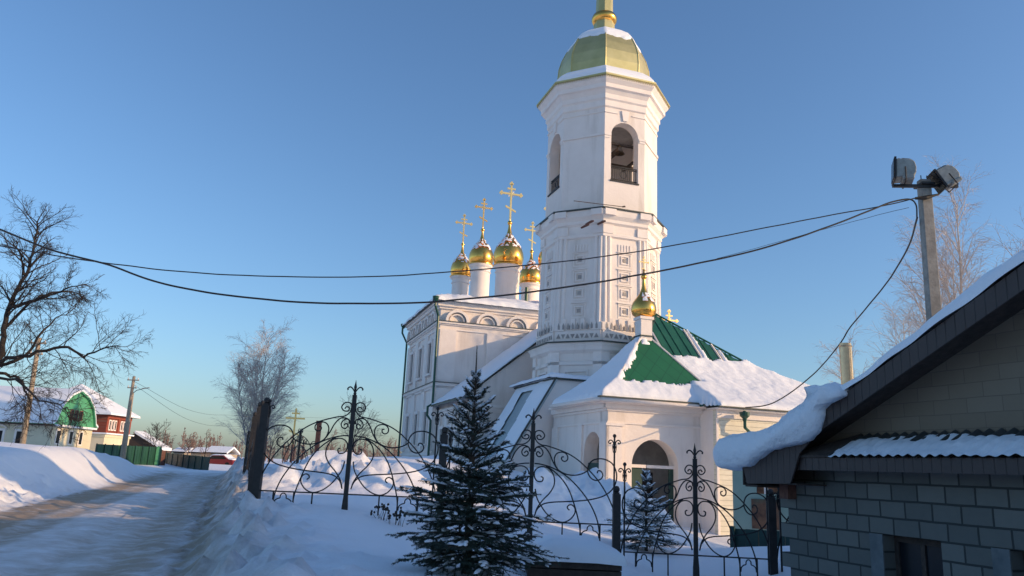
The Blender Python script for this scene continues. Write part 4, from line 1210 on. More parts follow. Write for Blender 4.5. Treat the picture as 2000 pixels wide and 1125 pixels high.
a = MB(); fence_panel(a, L_ / 2 - .08); centre_bar(a, 2.1); a.xform(Matrix.Scale(.83, 4, (0, 0, 1))); a.xform(Matrix.Translation(Vector((mid.x, mid.y, b0.z)) - BO) @ Matrix.Rotation(ang, 4, 'Z')); a.build('panel', M['iron'], bf)
bx = at(568, 900, 25.0)
cr = thing('yard_cross', 'tall golden orthodox cross rising behind the snow heap in the yard', 'cross', (bx.x, bx.y, gz(bx.x, bx.y) - .2), radians(10))
bb, zc_ = post_px(573, 950, 798, 25.0)
hz_ = zc_ - cr.location.z
cross_mb(0, 0, hz_ - 1.15, 1.15, 0, False).build('cross_arms', M['goldmatt'], cr)
m = MB(); m.tube([(0, 0, 0), (0, 0, hz_ - 1.14)], .035, 8); m.build('shaft', M['rust'], cr)

# ---------------------------------------------------------------- block shed at the right
SRZ = radians(-71.5)
SO = Vector((3.97, 11.0, 0))
Sx = Vector((sin(radians(18.5)), -cos(radians(18.5)), 0)); Sn = Vector((-cos(radians(18.5)), -sin(radians(18.5)), 0))
def sh(px, py, n):
    r = ray(px, py); k = (n - (CP - SO).dot(Sn)) / r.dot(Sn); p = CP + r * k
    return ((p - SO).dot(Sx), p.z)
shed = thing('block_shed', 'grey block shed with dark boarded gable roof, corrugated canopy and thick snow at the right', 'shed', SO, SRZ)
def zr(s): return 1.90 + .43 * (s if s < 5.3 else 10.6 - s)
def zoff_build(mb, name, mt, dz, parent):
    mb.xform(Matrix.Translation((0, 0, -dz))); return mb.build(name, mt, parent, loc=(0, 0, dz))
w = MB(); arch_wall(w, 0.0, 10.4, -1.4, 1.82, 0, .25, [(2.085, .405, -.6, 1.04, False), (3.75, .45, -.6, 1.04, False)], 2)
for k in range(-6, 9):                            # toothed end of the block courses
    if k % 2 == 0: w.box(-.17, -.001, .004, .2, .065 + .195 * k, .065 + .195 * (k + 1) - .006)
zoff_build(w, 'block_wall', M['blocks'], .065, shed)
w = MB(); w.box(0.0, 10.4, .25, 6.8, -1.4, 1.7); w.build('inner_walls', M['dark'], shed)
w = MB(); w.box(0, .02, .26, 6.79, -1.4, 1.69); w.xform(Matrix.Translation((-.03, 0, 0))); w.build('end_wall', M['concrete'], shed)
for s0 in (1.48, 3.10):
    w = MB(); w.box(s0, s0 + .198, -.014, .1, -.6, 1.035); w.build('window_jamb', M['jamb'], shed)
for s0, s1 in ((1.68, 2.49), (3.30, 4.20)):
    w = MB(); y = .16
    w.box(s0, s1, y, y + .05, .96, 1.04); w.box(s0, s0 + .06, y, y + .05, -.6, .96); w.box(s1 - .06, s1, y, y + .05, -.6, .96); w.box((s0 + s1) / 2 - .03, (s0 + s1) / 2 + .03, y, y + .05, -.6, .96)
    f = w.build('window', M['darkwood'], shed); w = MB(); w.box(s0 + .06, s1 - .06, y + .02, y + .03, -.6, .96); w.build('pane', M['glass'], f)
w = MB(); w.extrude([(0.3, .04, 1.825), (10.3, .04, 1.825), (10.3, .04, zr(10.3) - .08), (5.3, .04, zr(5.3) - .08), (.3, .04, zr(.3) - .08)], (0, .2, 0)); w.build('gable_wall', M['gablestone'], shed)
w = MB()
for a, b in ((-.28, 5.3), (5.3, 10.9)):
    w.extrude([(a, -.5, zr(a) - .09), (b, -.5, zr(b) - .09), (b, -.5, zr(b)), (a, -.5, zr(a))], (0, 7.6, 0))
sroof = w.build('roof', M['darkwood'], shed)
w = MB()
w.extrude([(1.3, -.525, zr(1.3) - .24), (5.3, -.525, zr(5.3) - .24), (5.3, -.525, zr(5.3) - .01), (1.3, -.525, zr(1.3) - .01)], (0, .022, 0))
w.extrude([(5.3, -.525, zr(5.3) - .24), (10.9, -.525, zr(10.9) - .24), (10.9, -.525, zr(10.9) - .01), (5.3, -.525, zr(5.3) - .01)], (0, .022, 0))
w.extrude([(-.2, -.525, 1.54), (.72, -.525, 1.57), (.92, -.525, 1.95), (1.3, -.525, zr(1.3) - .24), (1.3, -.525, zr(1.3) - .01), (-.28, -.525, zr(-.28) - .01)], (0, .022, 0))
w.build('verge_board', M['brownboard'], shed)
w = MB(); w.box(-.30, -.275, -.52, 7.1, 1.52, 1.78); w.box(-.27, -.0, -.5, 7.1, 1.50, 1.53); w.box(-.27, .8, -.5, -.02, 1.555, 1.575); w.build('eave_board', M['darkwood'], shed)
w = MB(); w.box(-.0, .18, -.14, -.0, 1.36, 1.55); w.build('eave_bracket', M['rust'], shed)
w = MB()                                          # corrugated canopy under the gable
vs, fs = [], []
ns, nq = 720, 6
for i in range(ns + 1):
    s = 1.40 + i * 8.9 / ns
    for j in range(nq + 1):
        q = j / nq; vs.append((s, -.52 * q + .02, 2.20 - .29 * q + .019 * sin(s * 2 * pi / .137)))
for i in range(ns):
    for j in range(nq): fs.append((i * (nq + 1) + j, i * (nq + 1) + j + 1, (i + 1) * (nq + 1) + j + 1, (i + 1) * (nq + 1) + j))
w.add(vs, fs); canopy = w.build('canopy', M['corr'], shed, smooth=True)
w = MB(); vs, fs = [], []
nq = 16
for i in range(ns + 1):
    s = 1.42 + i * 8.8 / ns
    for j in range(nq + 1):
        q = j / nq
        h = -.004 + .020 * noise.noise(Vector((s * 1.3, q * 2.0, 3))) + .016 * noise.noise(Vector((s * 9, q * 5, 1))) + .030 * min(1, q * 1.9) - .012 - .04 * max(0, .30 - q) - .05 * max(0, 1.7 - s)
        vs.append((s, -.515 * q - .0, 2.20 - .29 * q + .011 * sin(s * 2 * pi / .137) + h))
for i in range(ns):
    for j in range(nq): fs.append((i * (nq + 1) + j, i * (nq + 1) + j + 1, (i + 1) * (nq + 1) + j + 1, (i + 1) * (nq + 1) + j))
w.add(vs, fs); w.build('canopy_snow', M['roofsnow'], canopy, smooth=True)
w = MB(); w.box(.62, 10.3, -.47, -.445, 1.745, 1.90); w.box(.62, 10.3, -.44, -.01, 1.80, 1.815); w.build('canopy_fascia', M['brownboard'], shed)
w = MB(); w.extrude([(.62, -.49, 1.90), (1.43, -.49, 1.905), (1.43, -.0, 2.19), (.62, -.0, 2.05)], (0, 0, .02)); w.build('canopy_hip', M['darkwood'], shed)
grid_snow('roof_snow', 1.2, 10.9, -.53, 7.1, lambda x, y: zr(x), .20, sroof, 150, 60, nz=.5)
# the great lump of snow sliding off the eave
lp = [(1592,755),(1598,772),(1588,785),(1560,799),(1525,830),(1475,847),(1425,858),(1402,866),(1396,885),(1402,910),(1432,917),(1462,913),(1500,884),(1540,871),(1578,866),(1600,842),(1609,815),(1613,795),(1650,770),(1640,752),(1620,748)]
prof = [sh(x, y, .56) for x, y in lp]
pp = crom([(s, 0, z) for s, z in prof + [prof[0]]], 4)[:-1]
w = MB(); vs, fs = [], []; n_ = len(pp); ny_ = 44
cs, cz = sum(p.x for p in pp) / n_, sum(p.z for p in pp) / n_
for j in range(ny_ + 1):
    y = -.68 + j * .08 if j < 12 else .28 + (j - 12) * .16
    k_end = 1.0
    if j == 0: k_end = .90
    elif j == 1: k_end = .99
    fade = 1.0 - .35 * max(0, (y - 2) / 4)
    for p in pp:
        dx, dz = (p.x - cs), (p.z - cz)
        f = k_end * (1 + .07 * noise.noise(Vector((p.x * 1.6, y * 1.1, p.z * 2.0))) + .025 * noise.noise(Vector((p.x * 6, y * 5, p.z * 6))))
        # keep the roof side fixed, let the hanging side shrink and grow
        hang = max(0, (cs - p.x))
        qx = cs + dx * f + hang * (1 - fade) * .5 + .10 * noise.noise(Vector((y * .8, 3, 3))) * hang
        qz = cz + dz * f + .06 * noise.noise(Vector((y * .9, p.x, 1))) + .03 * noise.noise(Vector((p.x * 7, y * 7, p.z * 7))) + .012 * noise.noise(Vector((p.x * 19, y * 19, p.z * 19)))
        if y > -.5 and qx > -.24: qz = max(qz, zr(qx) + .004)
        vs.append((qx, y, qz))
for j in range(ny_):
    for i in range(n_):
        i2 = (i + 1) % n_; fs.append((j * n_ + i, (j + 1) * n_ + i, (j + 1) * n_ + i2, j * n_ + i2))
fs.append(tuple(range(n_))); fs.append(tuple(ny_ * n_ + i for i in range(n_))[::-1])
w.add(vs, fs); w.build('snow_overhang', M['snow'], sroof, smooth=True)

# ---------------------------------------------------------------- floodlight pole and cables
YP = 17.0
pb, pt = at(1824, 612, YP), at(1804, 352, YP)
pole = thing('floodlight_pole', 'grey concrete pole carrying two floodlights behind the block shed', 'lamp pole', (pb.x, pb.y, gz(pb.x, pb.y)))
PO = Vector(pole.location)
ax = (pt - pb).normalized(); pbase = pb - ax * ((pb.z - PO.z + .3) / ax.z)
m = MB(); a, b = pbase - PO, pt - PO
m.add([Vector((sx * .155, sy * .12, 0)) + a for sx, sy in ((-1, -1), (1, -1), (1, 1), (-1, 1))] + [Vector((sx * .125, sy * .1, 0)) + b for sx, sy in ((-1, -1), (1, -1), (1, 1), (-1, 1))],
      [(3, 2, 1, 0), (4, 5, 6, 7), (0, 1, 5, 4), (1, 2, 6, 5), (2, 3, 7, 6), (3, 0, 4, 7)])
m.xform(Matrix.Translation(a) @ Matrix.Rotation(.0, 4, 'Z') @ Matrix.Translation(-a)); m.build('shaft', M['concrete'], pole, bevel=.02)
m = MB(); arm_l, arm_r = at(1745, 362, YP - .15) - PO, at(1872, 363, YP - .15) - PO
m.extrude([arm_l + Vector((0, 0, -.035)), arm_r + Vector((0, 0, -.035)), arm_r + Vector((0, 0, .035)), arm_l + Vector((0, 0, .035))], (0, .07, 0)); m.box(pt.x - PO.x - .15, pt.x - PO.x + .15, -.2, .2, pt.z - PO.z - .16, pt.z - PO.z - .11); m.build('crossarm', M['iron'], pole)
m = MB()
for dx in (-.06, .08): m.tube([(pt.x - PO.x + dx, 0, pt.z - PO.z - .05), (pt.x - PO.x + dx, 0, pt.z - PO.z + .12)], .012, 5)
cl = at(1800, 388, YP - .16) - PO; m.tube([cl + Vector((-.15, 0, 0)), cl + Vector((.1, 0, .03)), cl + Vector((.42, 0, .13))], [.03, .05, .02], 6)
m.build('clamp', M['iron'], pole)
def floodlight(px, py, tilt, yaw, s):
    c = at(px, py, YP - .15) - PO
    R_ = Matrix.Translation(c) @ Matrix.Rotation(yaw, 4, 'Z') @ Matrix.Rotation(tilt, 4, 'Y') @ Matrix.Scale(s, 4)
    m = MB()                                       # front looks along -x
    prof = [(-.20, -.25), (-.20, .25), (-.12, .25), (.10, .24), (.22, .16), (.26, .02), (.26, -.12), (.20, -.22)]
    m.extrude([(x, -.26, z) for x, z in prof], (0, .52, 0))
    m.box(-.05, .22, -.28, .28, -.30, -.20); m.xform(R_); h = m.build('floodlight', M['lampgrey'], pole, bevel=.02)
    m = MB(); m.box(-.25, -.20, -.29, .29, -.29, .29); m.xform(R_); m.build('front_frame', M['iron'], h)
    m = MB(); m.box(-.262, -.25, -.25, .25, -.25, .25); m.xform(R_); m.build('glass', M['glass'], h)
    m = MB(); m.tube([(0, -.31, 0), (.02, -.31, -.36), (.02, .31, -.36), (0, .31, 0)], .018, 5); m.xform(R_); m.build('bracket', M['iron'], h)
    m = MB(); vs = []; fs = []
    for i in range(9):
        for j in range(9):
            x = -.16 + i * .045; y = -.22 + j * .055
            zz = np.interp(x, [-.12, .10, .22, .26], [.25, .24, .16, .02])
            vs.append((x, y, zz + .018 + .02 * noise.noise(Vector((x * 9, y * 9, px)))))
    for i in range(8):
        for j in range(8): fs.append((i * 9 + j, i * 9 + j + 1, (i + 1) * 9 + j + 1, (i + 1) * 9 + j)) if noise.noise(Vector((i * .5, j * .5, px))) > -.25 else None
    m.add(vs, [f[::-1] for f in fs]); m.xform(R_); m.build('lamp_snow', M['roofsnow'], h, smooth=True)
floodlight(1765, 334, radians(4), radians(-20), .92)
floodlight(1845, 347, radians(-30), radians(-10), .88)
def cable(label, pts, Y0, Y1, r, base=None):
    n = len(pts); P = []
    tot = [0]
    for a, b in zip(pts[:-1], pts[1:]): tot.append(tot[-1] + hypot(a[0] - b[0], a[1] - b[1]))
    for (x, y), t in zip(pts, tot): P.append(at(x, y, Y0 + (Y1 - Y0) * t / tot[-1]))
    C_ = crom(P, 8)
    C_ = [p + Vector((0, 0, .012 * noise.noise(p * 1.6))) for p in C_]
    m = MB(); o = P[-1]; m.tube([p - o for p in C_], r, 6); ob = m.build('cable', M['cable'], None, loc=o)
    tag(ob, label, 'cable', None)
    return ob
c1 = cable('thick black cable sagging low across the sky from the floodlight pole to the left edge',
      [(-560,262),(-280,345),(-60,426),(0,448),(100,488),(215,518),(300,549),(400,570),(500,583),(640,592),(800,592),(900,585),(1000,575),(1150,554),(1300,527),(1450,495),(1560,463),(1650,431),(1700,411),(1740,395),(1775,389),(1789,400),(1791,425)], 14, YP - .2, .019)
cable('thin upper cable stretched across the sky from the floodlight pole to the left edge',
      [(-560,300),(-280,405),(-60,468),(0,480),(120,501),(240,518),(400,534),(600,541),(760,539),(900,529),(1050,516),(1200,498),(1350,473),(1500,444),(1620,421),(1720,403),(1800,384)], 16, YP - .2, .013)
cable('black cable dropping from the floodlight pole down to the porch eave', [(1456,796),(1490,793),(1520,782),(1560,755),(1600,720),(1640,672),(1660,640),(1700,592),(1740,541),(1775,480),(1790,430),(1791,425)], 30.0, YP - .2, .022)
cable('faint thin wire running out from the floodlight pole beside the thick cable', [(1400,505),(1500,478),(1620,445),(1700,424),(1775,405)], 24, YP - .1, .006)
fb = at(1655, 740, 24.0); ft = at(1655, 671, 24.0)
fz = gz(fb.x, fb.y)
flue = thing('flue_pipe', 'shiny steel flue pipe standing behind the snowy shed roof', 'chimney', (fb.x, fb.y, fz))
m = MB(); m.lathe([(.19, 0), (.19, ft.z - fz - .05), (.17, ft.z - fz - .05), (.17, ft.z - fz)], (0, 0), 20); m.build('pipe', M['steel'], flue, autosmooth=30)
m = MB(); m.lathe([(.2, ft.z - fz - .12), (.21, ft.z - fz - .10), (.2, ft.z - fz - .08)], (0, 0), 20, cap=False); m.build('collar', M['steel'], flue)

# ---------------------------------------------------------------- trees
RND = random.Random(7)
def rdir(rng, base, spread):
    v = Vector((rng.gauss(0, 1), rng.gauss(0, 1), rng.gauss(0, 1))); v.normalize()
    return (base + v * spread).normalized()
def branch(mb, p, d, L, r, rng, n=6, wig=.12, up=0.0, sides=4, tip=.25):
    pts = [p.copy()]; seg = L / n; dirs = [d.copy()]
    for i in range(n):
        d = (d + Vector((rng.gauss(0, wig), rng.gauss(0, wig), rng.gauss(0, wig) + up))).normalized()
        pts.append(pts[-1] + d * seg); dirs.append(d.copy())
    mb.tube(pts, [r * (1 - (1 - tip) * i / n) for i in range(n + 1)], sides, cap=False)
    return pts, dirs
def sprout(mbs, pts, dirs, L, r, level, rng, cfg):
    """side branches along a parent polyline"""
    c = cfg[level]; n = c['n']
    m = len(pts) - 1
    for k in range(n):
        t = c.get('t0', .2) + (1 - c.get('t0', .2)) * (k + rng.random()) / n
        f = t * m; i = min(int(f), m - 1); p = pts[i].lerp(pts[i + 1], f - i); d = dirs[i]
        side = d.cross(Vector((rng.gauss(0, 1), rng.gauss(0, 1), rng.gauss(0, 1)))).normalized()
        nd = (d * c.get('fwd', .7) + side * c.get('side', .7) + Vector((0, 0, c.get('lift', 0)))).normalized()
        L2 = L * c['len'] * (1 - .5 * t) * (.6 + .8 * rng.random())
        r2 = max(c['rmin'], r * c['rad'] * (1 - .5 * t))
        P, D = branch(mbs[min(level, len(mbs) - 1)], p, nd, L2, r2, rng, c.get('seg', 5), c.get('wig', .15), c.get('up', 0), c.get('sides', 3))
        if level + 1 < len(cfg): sprout(mbs, P, D, L2, r2, level + 1, rng, cfg)

def local_tree(name, label, base, mb_t, mb_c, mt, mc, group=None, cat='tree'):
    t = thing(name, label, cat, base, 0, group)
    Tm = Matrix.Translation(-Vector(base))
    mb_t.xform(Tm); mb_c.xform(Tm)
    mb_t.build('trunk', mt, t, smooth=True); mb_c.build('crown', mc, t)
    return t
def dark_tree():
    rng = random.Random(11); YT = 19.5
    tr, cr_ = MB(), MB()
    limbs = [  # pixel polylines, depth offsets, start radius
        ([(-150,960),(-120,860),(-60,760),(0,693),(9,627),(22,587),(49,538),(62,498),(70,455),(75,427)], (0,.0,.1,.2,.3,.3,.4,.4,.4,.4), .105),
        ([(-40,722),(0,706),(58,693),(120,678),(164,695),(205,678),(232,676)], (0,-.1,-.3,-.4,-.5,-.7,-.8), .06),
        ([(20,600),(67,587),(116,569),(169,555)], (.3,.1,0,-.2), .055),
        ([(10,640),(50,600),(90,575),(140,570),(160,580)], (.3,.5,.8,1.2,1.4), .045),
        ([(-60,745),(0,729),(36,742),(53,769),(60,800),(44,805)], (.1,0,.2,.3,.4,.4), .05),
        ([(-20,715),(40,700),(80,650),(110,625),(150,600)], (.0,.2,.5,.7,.8), .05),
        ([(-40,735),(30,742),(70,775),(110,790),(135,800)], (.0,-.4,-.8,-1.2,-1.3), .04),
        ([(49,538),(40,500),(30,470)], (.4,.6,.7), .035),
        ([(56,520),(80,500),(100,480)], (.4,.3,.2), .035),
        ([(0,693),(-30,640),(-60,580),(-80,500)], (.2,.5,.9,1.2), .09),
        ([(-80,790),(-150,740),(-230,700)], (0,.5,1.0), .08),
    ]
    cfg = [dict(n=20, len=.42, rad=.35, rmin=.009, fwd=.7, side=.8, t0=.15, seg=6, wig=.16, up=.03, sides=4),
           dict(n=9, len=.5, rad=.45, rmin=.0055, fwd=.75, side=.65, seg=5, wig=.18, up=.02),
           dict(n=7, len=.55, rad=.5, rmin=.004, fwd=.8, side=.6, seg=3, wig=.2)]
    for li, (pl, off, r0) in enumerate(limbs):
        P = [at(x, y, YT + o) for (x, y), o in zip(pl, off)]
        C_ = crom(P, 4)
        n = len(C_); tr_pts = [p + Vector((rng.gauss(0, .02), rng.gauss(0, .02), rng.gauss(0, .02))) for p in C_]
        if li == 0:
            g = tr_pts[0]; tr_pts = [Vector((g.x - .1, g.y, gz(g.x, g.y) - .4))] + tr_pts; n += 1
        rad = [max(.012, r0 * (1 - .86 * i / (n - 1))) for i in range(n)]
        tr.tube(tr_pts, rad, 7)
        D = [(tr_pts[min(i + 1, n - 1)] - tr_pts[max(i - 1, 0)]).normalized() for i in range(n)]
        L = sum((a - b).length for a, b in zip(tr_pts[:-1], tr_pts[1:]))
        s0 = int(n * .35) if li == 0 else 0
        c2 = [dict(c) for c in cfg]; c2[0]['n'] = int(6 + L * 4.0) if li else 30
        c2[0]['len'] = min(.42, 1.5 / L)
        sprout([cr_], tr_pts[s0:], D[s0:], L, r0 * .8, 0, rng, c2)
    g = at(-150, 960, YT)
    local_tree('bare_tree', 'big dark leafless tree leaning in from the left edge over the road', (g.x, g.y, gz(g.x, g.y)), tr, cr_, M['bark'], M['bark'])
dark_tree()
def birch(label, base, H, seed, stems, lean, group=None, dens=1.0, droop=-.06, spread=.35, tr_=.010):
    rng = random.Random(seed); tr, cr_ = MB(), MB()
    b = Vector(base)
    for k in range(stems):
        a = 2 * pi * k / stems + rng.random()
        d = Vector((cos(a) * spread * (.5 + .6 * rng.random()) + lean[0], sin(a) * spread * .6 + lean[1], 1)).normalized()
        Hs = H * (1 if k == 0 else .65 + .3 * rng.random())
        if k == 0: d = Vector((lean[0], lean[1], 1)).normalized()
        P, D = branch(tr, b + Vector((cos(a) * .12, sin(a) * .12, -.2)), d, Hs, H * .0105 * (1 if k == 0 else .8), rng, 12, .035, .035, 7, .12)
        cfg = [dict(n=int(34 * dens), len=.36, rad=.32, rmin=.018, fwd=.95, side=.55, t0=.16, seg=6, wig=.10, up=-.015, sides=4),
               dict(n=int(12 * dens), len=.52, rad=.4, rmin=tr_, fwd=.8, side=.5, seg=5, wig=.14, up=droop),
               dict(n=7, len=.62, rad=.5, rmin=tr_ * .7, fwd=.8, side=.45, seg=4, wig=.14, up=droop * 3)]
        sprout([cr_], P, D, Hs, H * .011, 0, rng, cfg)
    return local_tree('birch_tree', label, base, tr, cr_, M['birchbark'], M['birchtwig'], group)
q = at(497, 905, 55.0); birch('multi-stemmed pale birch with drooping twigs behind the end-on fence posts', (q.x, q.y, gz(q.x, q.y)), 9.3, 5, 6, (.03, 0), spread=.52, tr_=.008)
q = at(1880, 700, 42.0); birch('tall sunlit birch behind the floodlight pole and shed roof', (q.x, q.y, .0), 17.8, 9, 4, (.0, 0), spread=.34, tr_=.010)
q = at(1720, 760, 50.0); birch('lower pale birch left of the floodlight pole above the shed roof', (q.x + 1.2, q.y, .0), 12.6, 14, 3, (.0, 0), dens=.8, spread=.32, tr_=.010)
def small_tree(name, label, px, py_b, py_t, Y, seed, matn='twigs', n0=24, spread=.5, group=None, r=.012, cat='tree'):
    rng = random.Random(seed); b = at(px, py_b, Y); t = at(px, py_t, Y); H = t.z - b.z
    base = (b.x, b.y, min(b.z, gz(b.x, b.y)))
    H = t.z - base[2]
    tr, cr_ = MB(), MB()
    P, D = branch(tr, Vector(base), Vector((rng.gauss(0, .05), 0, 1)), H * .95, H * .018, rng, 8, .06, .02, 6, .15)
    cfg = [dict(n=n0, len=spread, rad=.35, rmin=r * 1.4, fwd=.8, side=.7, t0=.22, seg=5, wig=.12, up=.03),
           dict(n=7, len=.5, rad=.5, rmin=r, fwd=.8, side=.55, seg=4, wig=.15, up=.01),
           dict(n=4, len=.5, rad=.6, rmin=r * .8, fwd=.8, side=.5, seg=3, wig=.15)]
    sprout([cr_], P, D, H, H * .02, 0, rng, cfg)
    return local_tree(name, label, base, tr, cr_, M['bark'], M[matn], group, cat)
small_tree('bare_tree', 'round pinkish bare tree beyond the churchyard behind the middle of the left panel', 680, 905, 797, 60, 21, n0=30, spread=.55)
small_tree('bare_tree', 'dark windswept bare tree beside the snow-roofed barn', 297, 885, 833, 92, 22, 'bark', 22, .6, r=.02)
small_tree('bare_tree', 'low rounded bare tree far off above the dark green fence', 366, 890, 858, 120, 23, n0=24, spread=.65, r=.03)
small_tree('bare_tree', 'thin upright bare tree left of the multi-stemmed birch', 400, 895, 836, 75, 24, n0=16, spread=.25, r=.012)
small_tree('bare_tree', 'spindly far bare tree seen between the birch and the fence panel', 640, 905, 845, 80, 25, n0=18, spread=.35, r=.014)
small_tree('bare_tree', 'small far tree nearest the church wall in the fence gap', 755, 912, 862, 85, 26, n0=22, spread=.5, r=.016)
small_tree('bare_tree', 'bushy bare tree standing just right of the end-on fence posts', 525, 910, 838, 65, 27, n0=26, spread=.5, r=.014)
small_tree('sapling', 'thin bare sapling before the yellow house', 112, 872, 818, 46, 31, 'twigs', 10, .35, r=.008, cat='young tree')
small_tree('sapling', 'thinner short sapling at the yellow house corner', 148, 876, 838, 46, 32, 'twigs', 8, .3, r=.006, cat='young tree')
# far wood along the horizon
def far_wood():
    rng = random.Random(3); mb = MB()
    for i in range(420):
        a = radians(-36 + 62 * rng.random()); d = 135 + 60 * rng.random()
        x, y = d * sin(a), d * cos(a)
        H = 3.0 + 4.5 * rng.random() * (.4 + .6 * abs(noise.noise(Vector((a * 9, 0, 0)))) * 1.8)
        P, D = branch(mb, Vector((x, y, .4)), Vector((0, 0, 1)), H, .10, rng, 3, .06, 0, 3)
        for k in range(16):
            t = .2 + .8 * rng.random(); p = P[0].lerp(P[-1], t)
            dd = Vector((rng.gauss(0, .6), rng.gauss(0, .6), .9)).normalized(); L = H * .34 * (1.1 - t)
            Q, E_ = branch(mb, p, dd, L, .05, rng, 2, .15, 0, 3)
            for _ in range(4):
                s = rng.random(); mb.tube([Q[0].lerp(Q[-1], s), Q[0].lerp(Q[-1], s) + Vector((rng.gauss(0, .35), rng.gauss(0, .35), .5)) * L * .6], [.035, .02], 3, cap=False)
    o = mb.build('far_wood', M['twigs']); tag(o, 'leafless pinkish wood far off along the horizon', 'wood', None, 'stuff')
far_wood()

# ---------------------------------------------------------------- spruces
def needle_twig(mb, p, q, rng, nl=.022, dens=260, w=.0028):
    L = (q - p).length; d = (q - p).normalized(); a = d.orthogonal().normalized(); b = d.cross(a)
    vs, fs = [], []
    for i in range(max(4, int(L * dens))):
        t = rng.random(); ph = rng.random() * 2 * pi
        o = a * cos(ph) + b * sin(ph)
        c = p + d * (t * L)
        e = c + (d * .75 + o * .85).normalized() * nl * (.7 + .5 * rng.random())
        s = d.cross(o) * w
        n = len(vs); vs += [c - s, c + s, e]; fs.append((n, n + 1, n + 2))
    e = q + d * nl * .5; s = a * w; n = len(vs); vs += [q - s * 2, q + s * 2, e]; fs.append((n, n + 1, n + 2))
    mb.add(vs, fs)
def blob(mb, c, d, L, w, h, rng):
    """a soft elongated clump of snow lying along direction d"""
    d = d.normalized(); s = d.cross(Vector((0, 0, 1)))
    if s.length < .1: return
    s.normalize(); u = s.cross(d).normalized()
    nu, nv = 7, 6; vs = []
    for i in range(nu + 1):
        t = i / nu * 2 - 1; rr = sqrt(max(0, 1 - t * t)) + .001
        for j in range(nv + 1):
            ph = pi * j / nv
            k = 1 + .35 * noise.noise(Vector((t * 2 + c.x * 30, ph, c.z * 30)))
            vs.append(c + d * (t * L / 2) + s * (cos(ph) * w / 2 * rr * k) + u * (sin(ph) * h * rr * k))
    fs = [(i * (nv + 1) + j, i * (nv + 1) + j + 1, (i + 1) * (nv + 1) + j + 1, (i + 1) * (nv + 1) + j) for i in range(nu) for j in range(nv)]
    mb.add(vs, fs)
def spruce(label, base, H, Rb, seed, whorls, snow_p, leader, lean=(0, 0), nl=.022, dens=260, lop=None, skirt=.1, prof_=(.03, .12, .25, .42, .48, .60, .88, 1.0, .97, .78, .6)):
    rng = random.Random(seed)
    t = thing('spruce_tree', label, 'tree', base)
    tr, nd, sn_, bk = MB(), MB(), MB(), MB()
    def axis(z): return Vector((lean[0] * z / H, lean[1] * z / H, z))
    tr.tube([axis(H * k / 12) + Vector((0, 0, -.3 if k == 0 else 0)) for k in range(13)], [.055 * H / 2.5 * (1 - .93 * k / 12) for k in range(13)], 8)
    # leader
    for k in range(14):
        z0 = H * (1 - leader) + H * leader * k / 14
        needle_twig(nd, axis(z0), axis(z0 + H * leader / 14), rng, nl * .8, dens * .8)
    for i in range(whorls):
        f = i / (whorls - 1)
        z = H * (skirt + (1 - leader - skirt) * (f ** 1.18))
        k = 1 - z / H
        R = Rb * float(np.interp(k, [0, .15, .22, .35, .45, .55, .65, .75, .85, .95, 1.0], prof_))
        nb = 4 if f > .72 else 5 if f > .5 else 8
        for j in range(nb):
            a = 2 * pi * (j + .5 * (i % 2)) / nb + rng.gauss(0, .22)
            Rj = R * (.62 + .50 * rng.random())
            if lop: Rj *= lop(a, f)
            up = .02 + 1.15 * (f ** 1.4) + rng.gauss(0, .08)
            d0 = Vector((cos(a), sin(a), up)).normalized()
            pts = [axis(z)]; n = 7
            for s in range(1, n + 1):
                g = s / n
                dd = (d0 + Vector((0, 0, -.38 * g * (1 - f) + .30 * max(0, g - .6)))).normalized()
                pts.append(pts[-1] + dd * Rj / n)
            bk.tube(pts, [.011 * (1 - .75 * s / n) * (H / 2.5) for s in range(n + 1)], 4, cap=False)
            for s in range(n):
                if s >= 1 or f > .6: needle_twig(nd, pts[s], pts[s + 1], rng, nl, dens)
                if rng.random() < snow_p and s > 1:
                    c = (pts[s] + pts[s + 1]) / 2 + Vector((0, 0, .012)); blob(sn_, c, pts[s + 1] - pts[s], .10 * (.5 + .9 * rng.random()), .05 * (.6 + .8 * rng.random()), .012 + .014 * rng.random(), rng)
            for s in range(1, n + 1):
                for sd in (-1, 1):
                    if rng.random() < .06: continue
                    dd = (pts[s] - pts[s - 1]).normalized(); side = dd.cross(Vector((0, 0, 1))).normalized() * sd
                    Ls = Rj * (.40 * (1 - s / n) + .16) * (.75 + .5 * rng.random())
                    e0 = pts[s]; ed = (dd * .75 + side * .75 + Vector((0, 0, rng.gauss(-.06, .16)))).normalized(); e1 = e0 + ed * Ls
                    bk.tube([e0, e1], [.004, .002], 3, cap=False)
                    needle_twig(nd, e0 + ed * Ls * .08, e1, rng, nl, dens)
                    if rng.random() < snow_p * .75: blob(sn_, e0.lerp(e1, .3 + .4 * rng.random()) + Vector((0, 0, .010)), e1 - e0, Ls * .6, .038 * (.5 + .9 * rng.random()), .010 + .012 * rng.random(), rng)
                    if Ls > .16:
                        for q_ in (.4, .7):
                            for sd2 in (-1, 1):
                                if rng.random() < .25: continue
                                p0 = e0.lerp(e1, q_); d3 = (ed * .8 + ed.cross(Vector((0, 0, 1))).normalized() * sd2 * .6 + Vector((0, 0, rng.gauss(-.05, .12)))).normalized()
                                needle_twig(nd, p0, p0 + d3 * Ls * .42, rng, nl, dens)
    tr.build('trunk', M['sprucebark'], t, smooth=True); bk.build('branches', M['sprucebark'], t)
    nd.build('crown', M['needle'], t); tag(sn_.build('snow_patches', M['snow'], t, smooth=True), kind='stuff')
    return t
b = at(912, 1116, 8.2); tp = at(929, 676, 8.2)
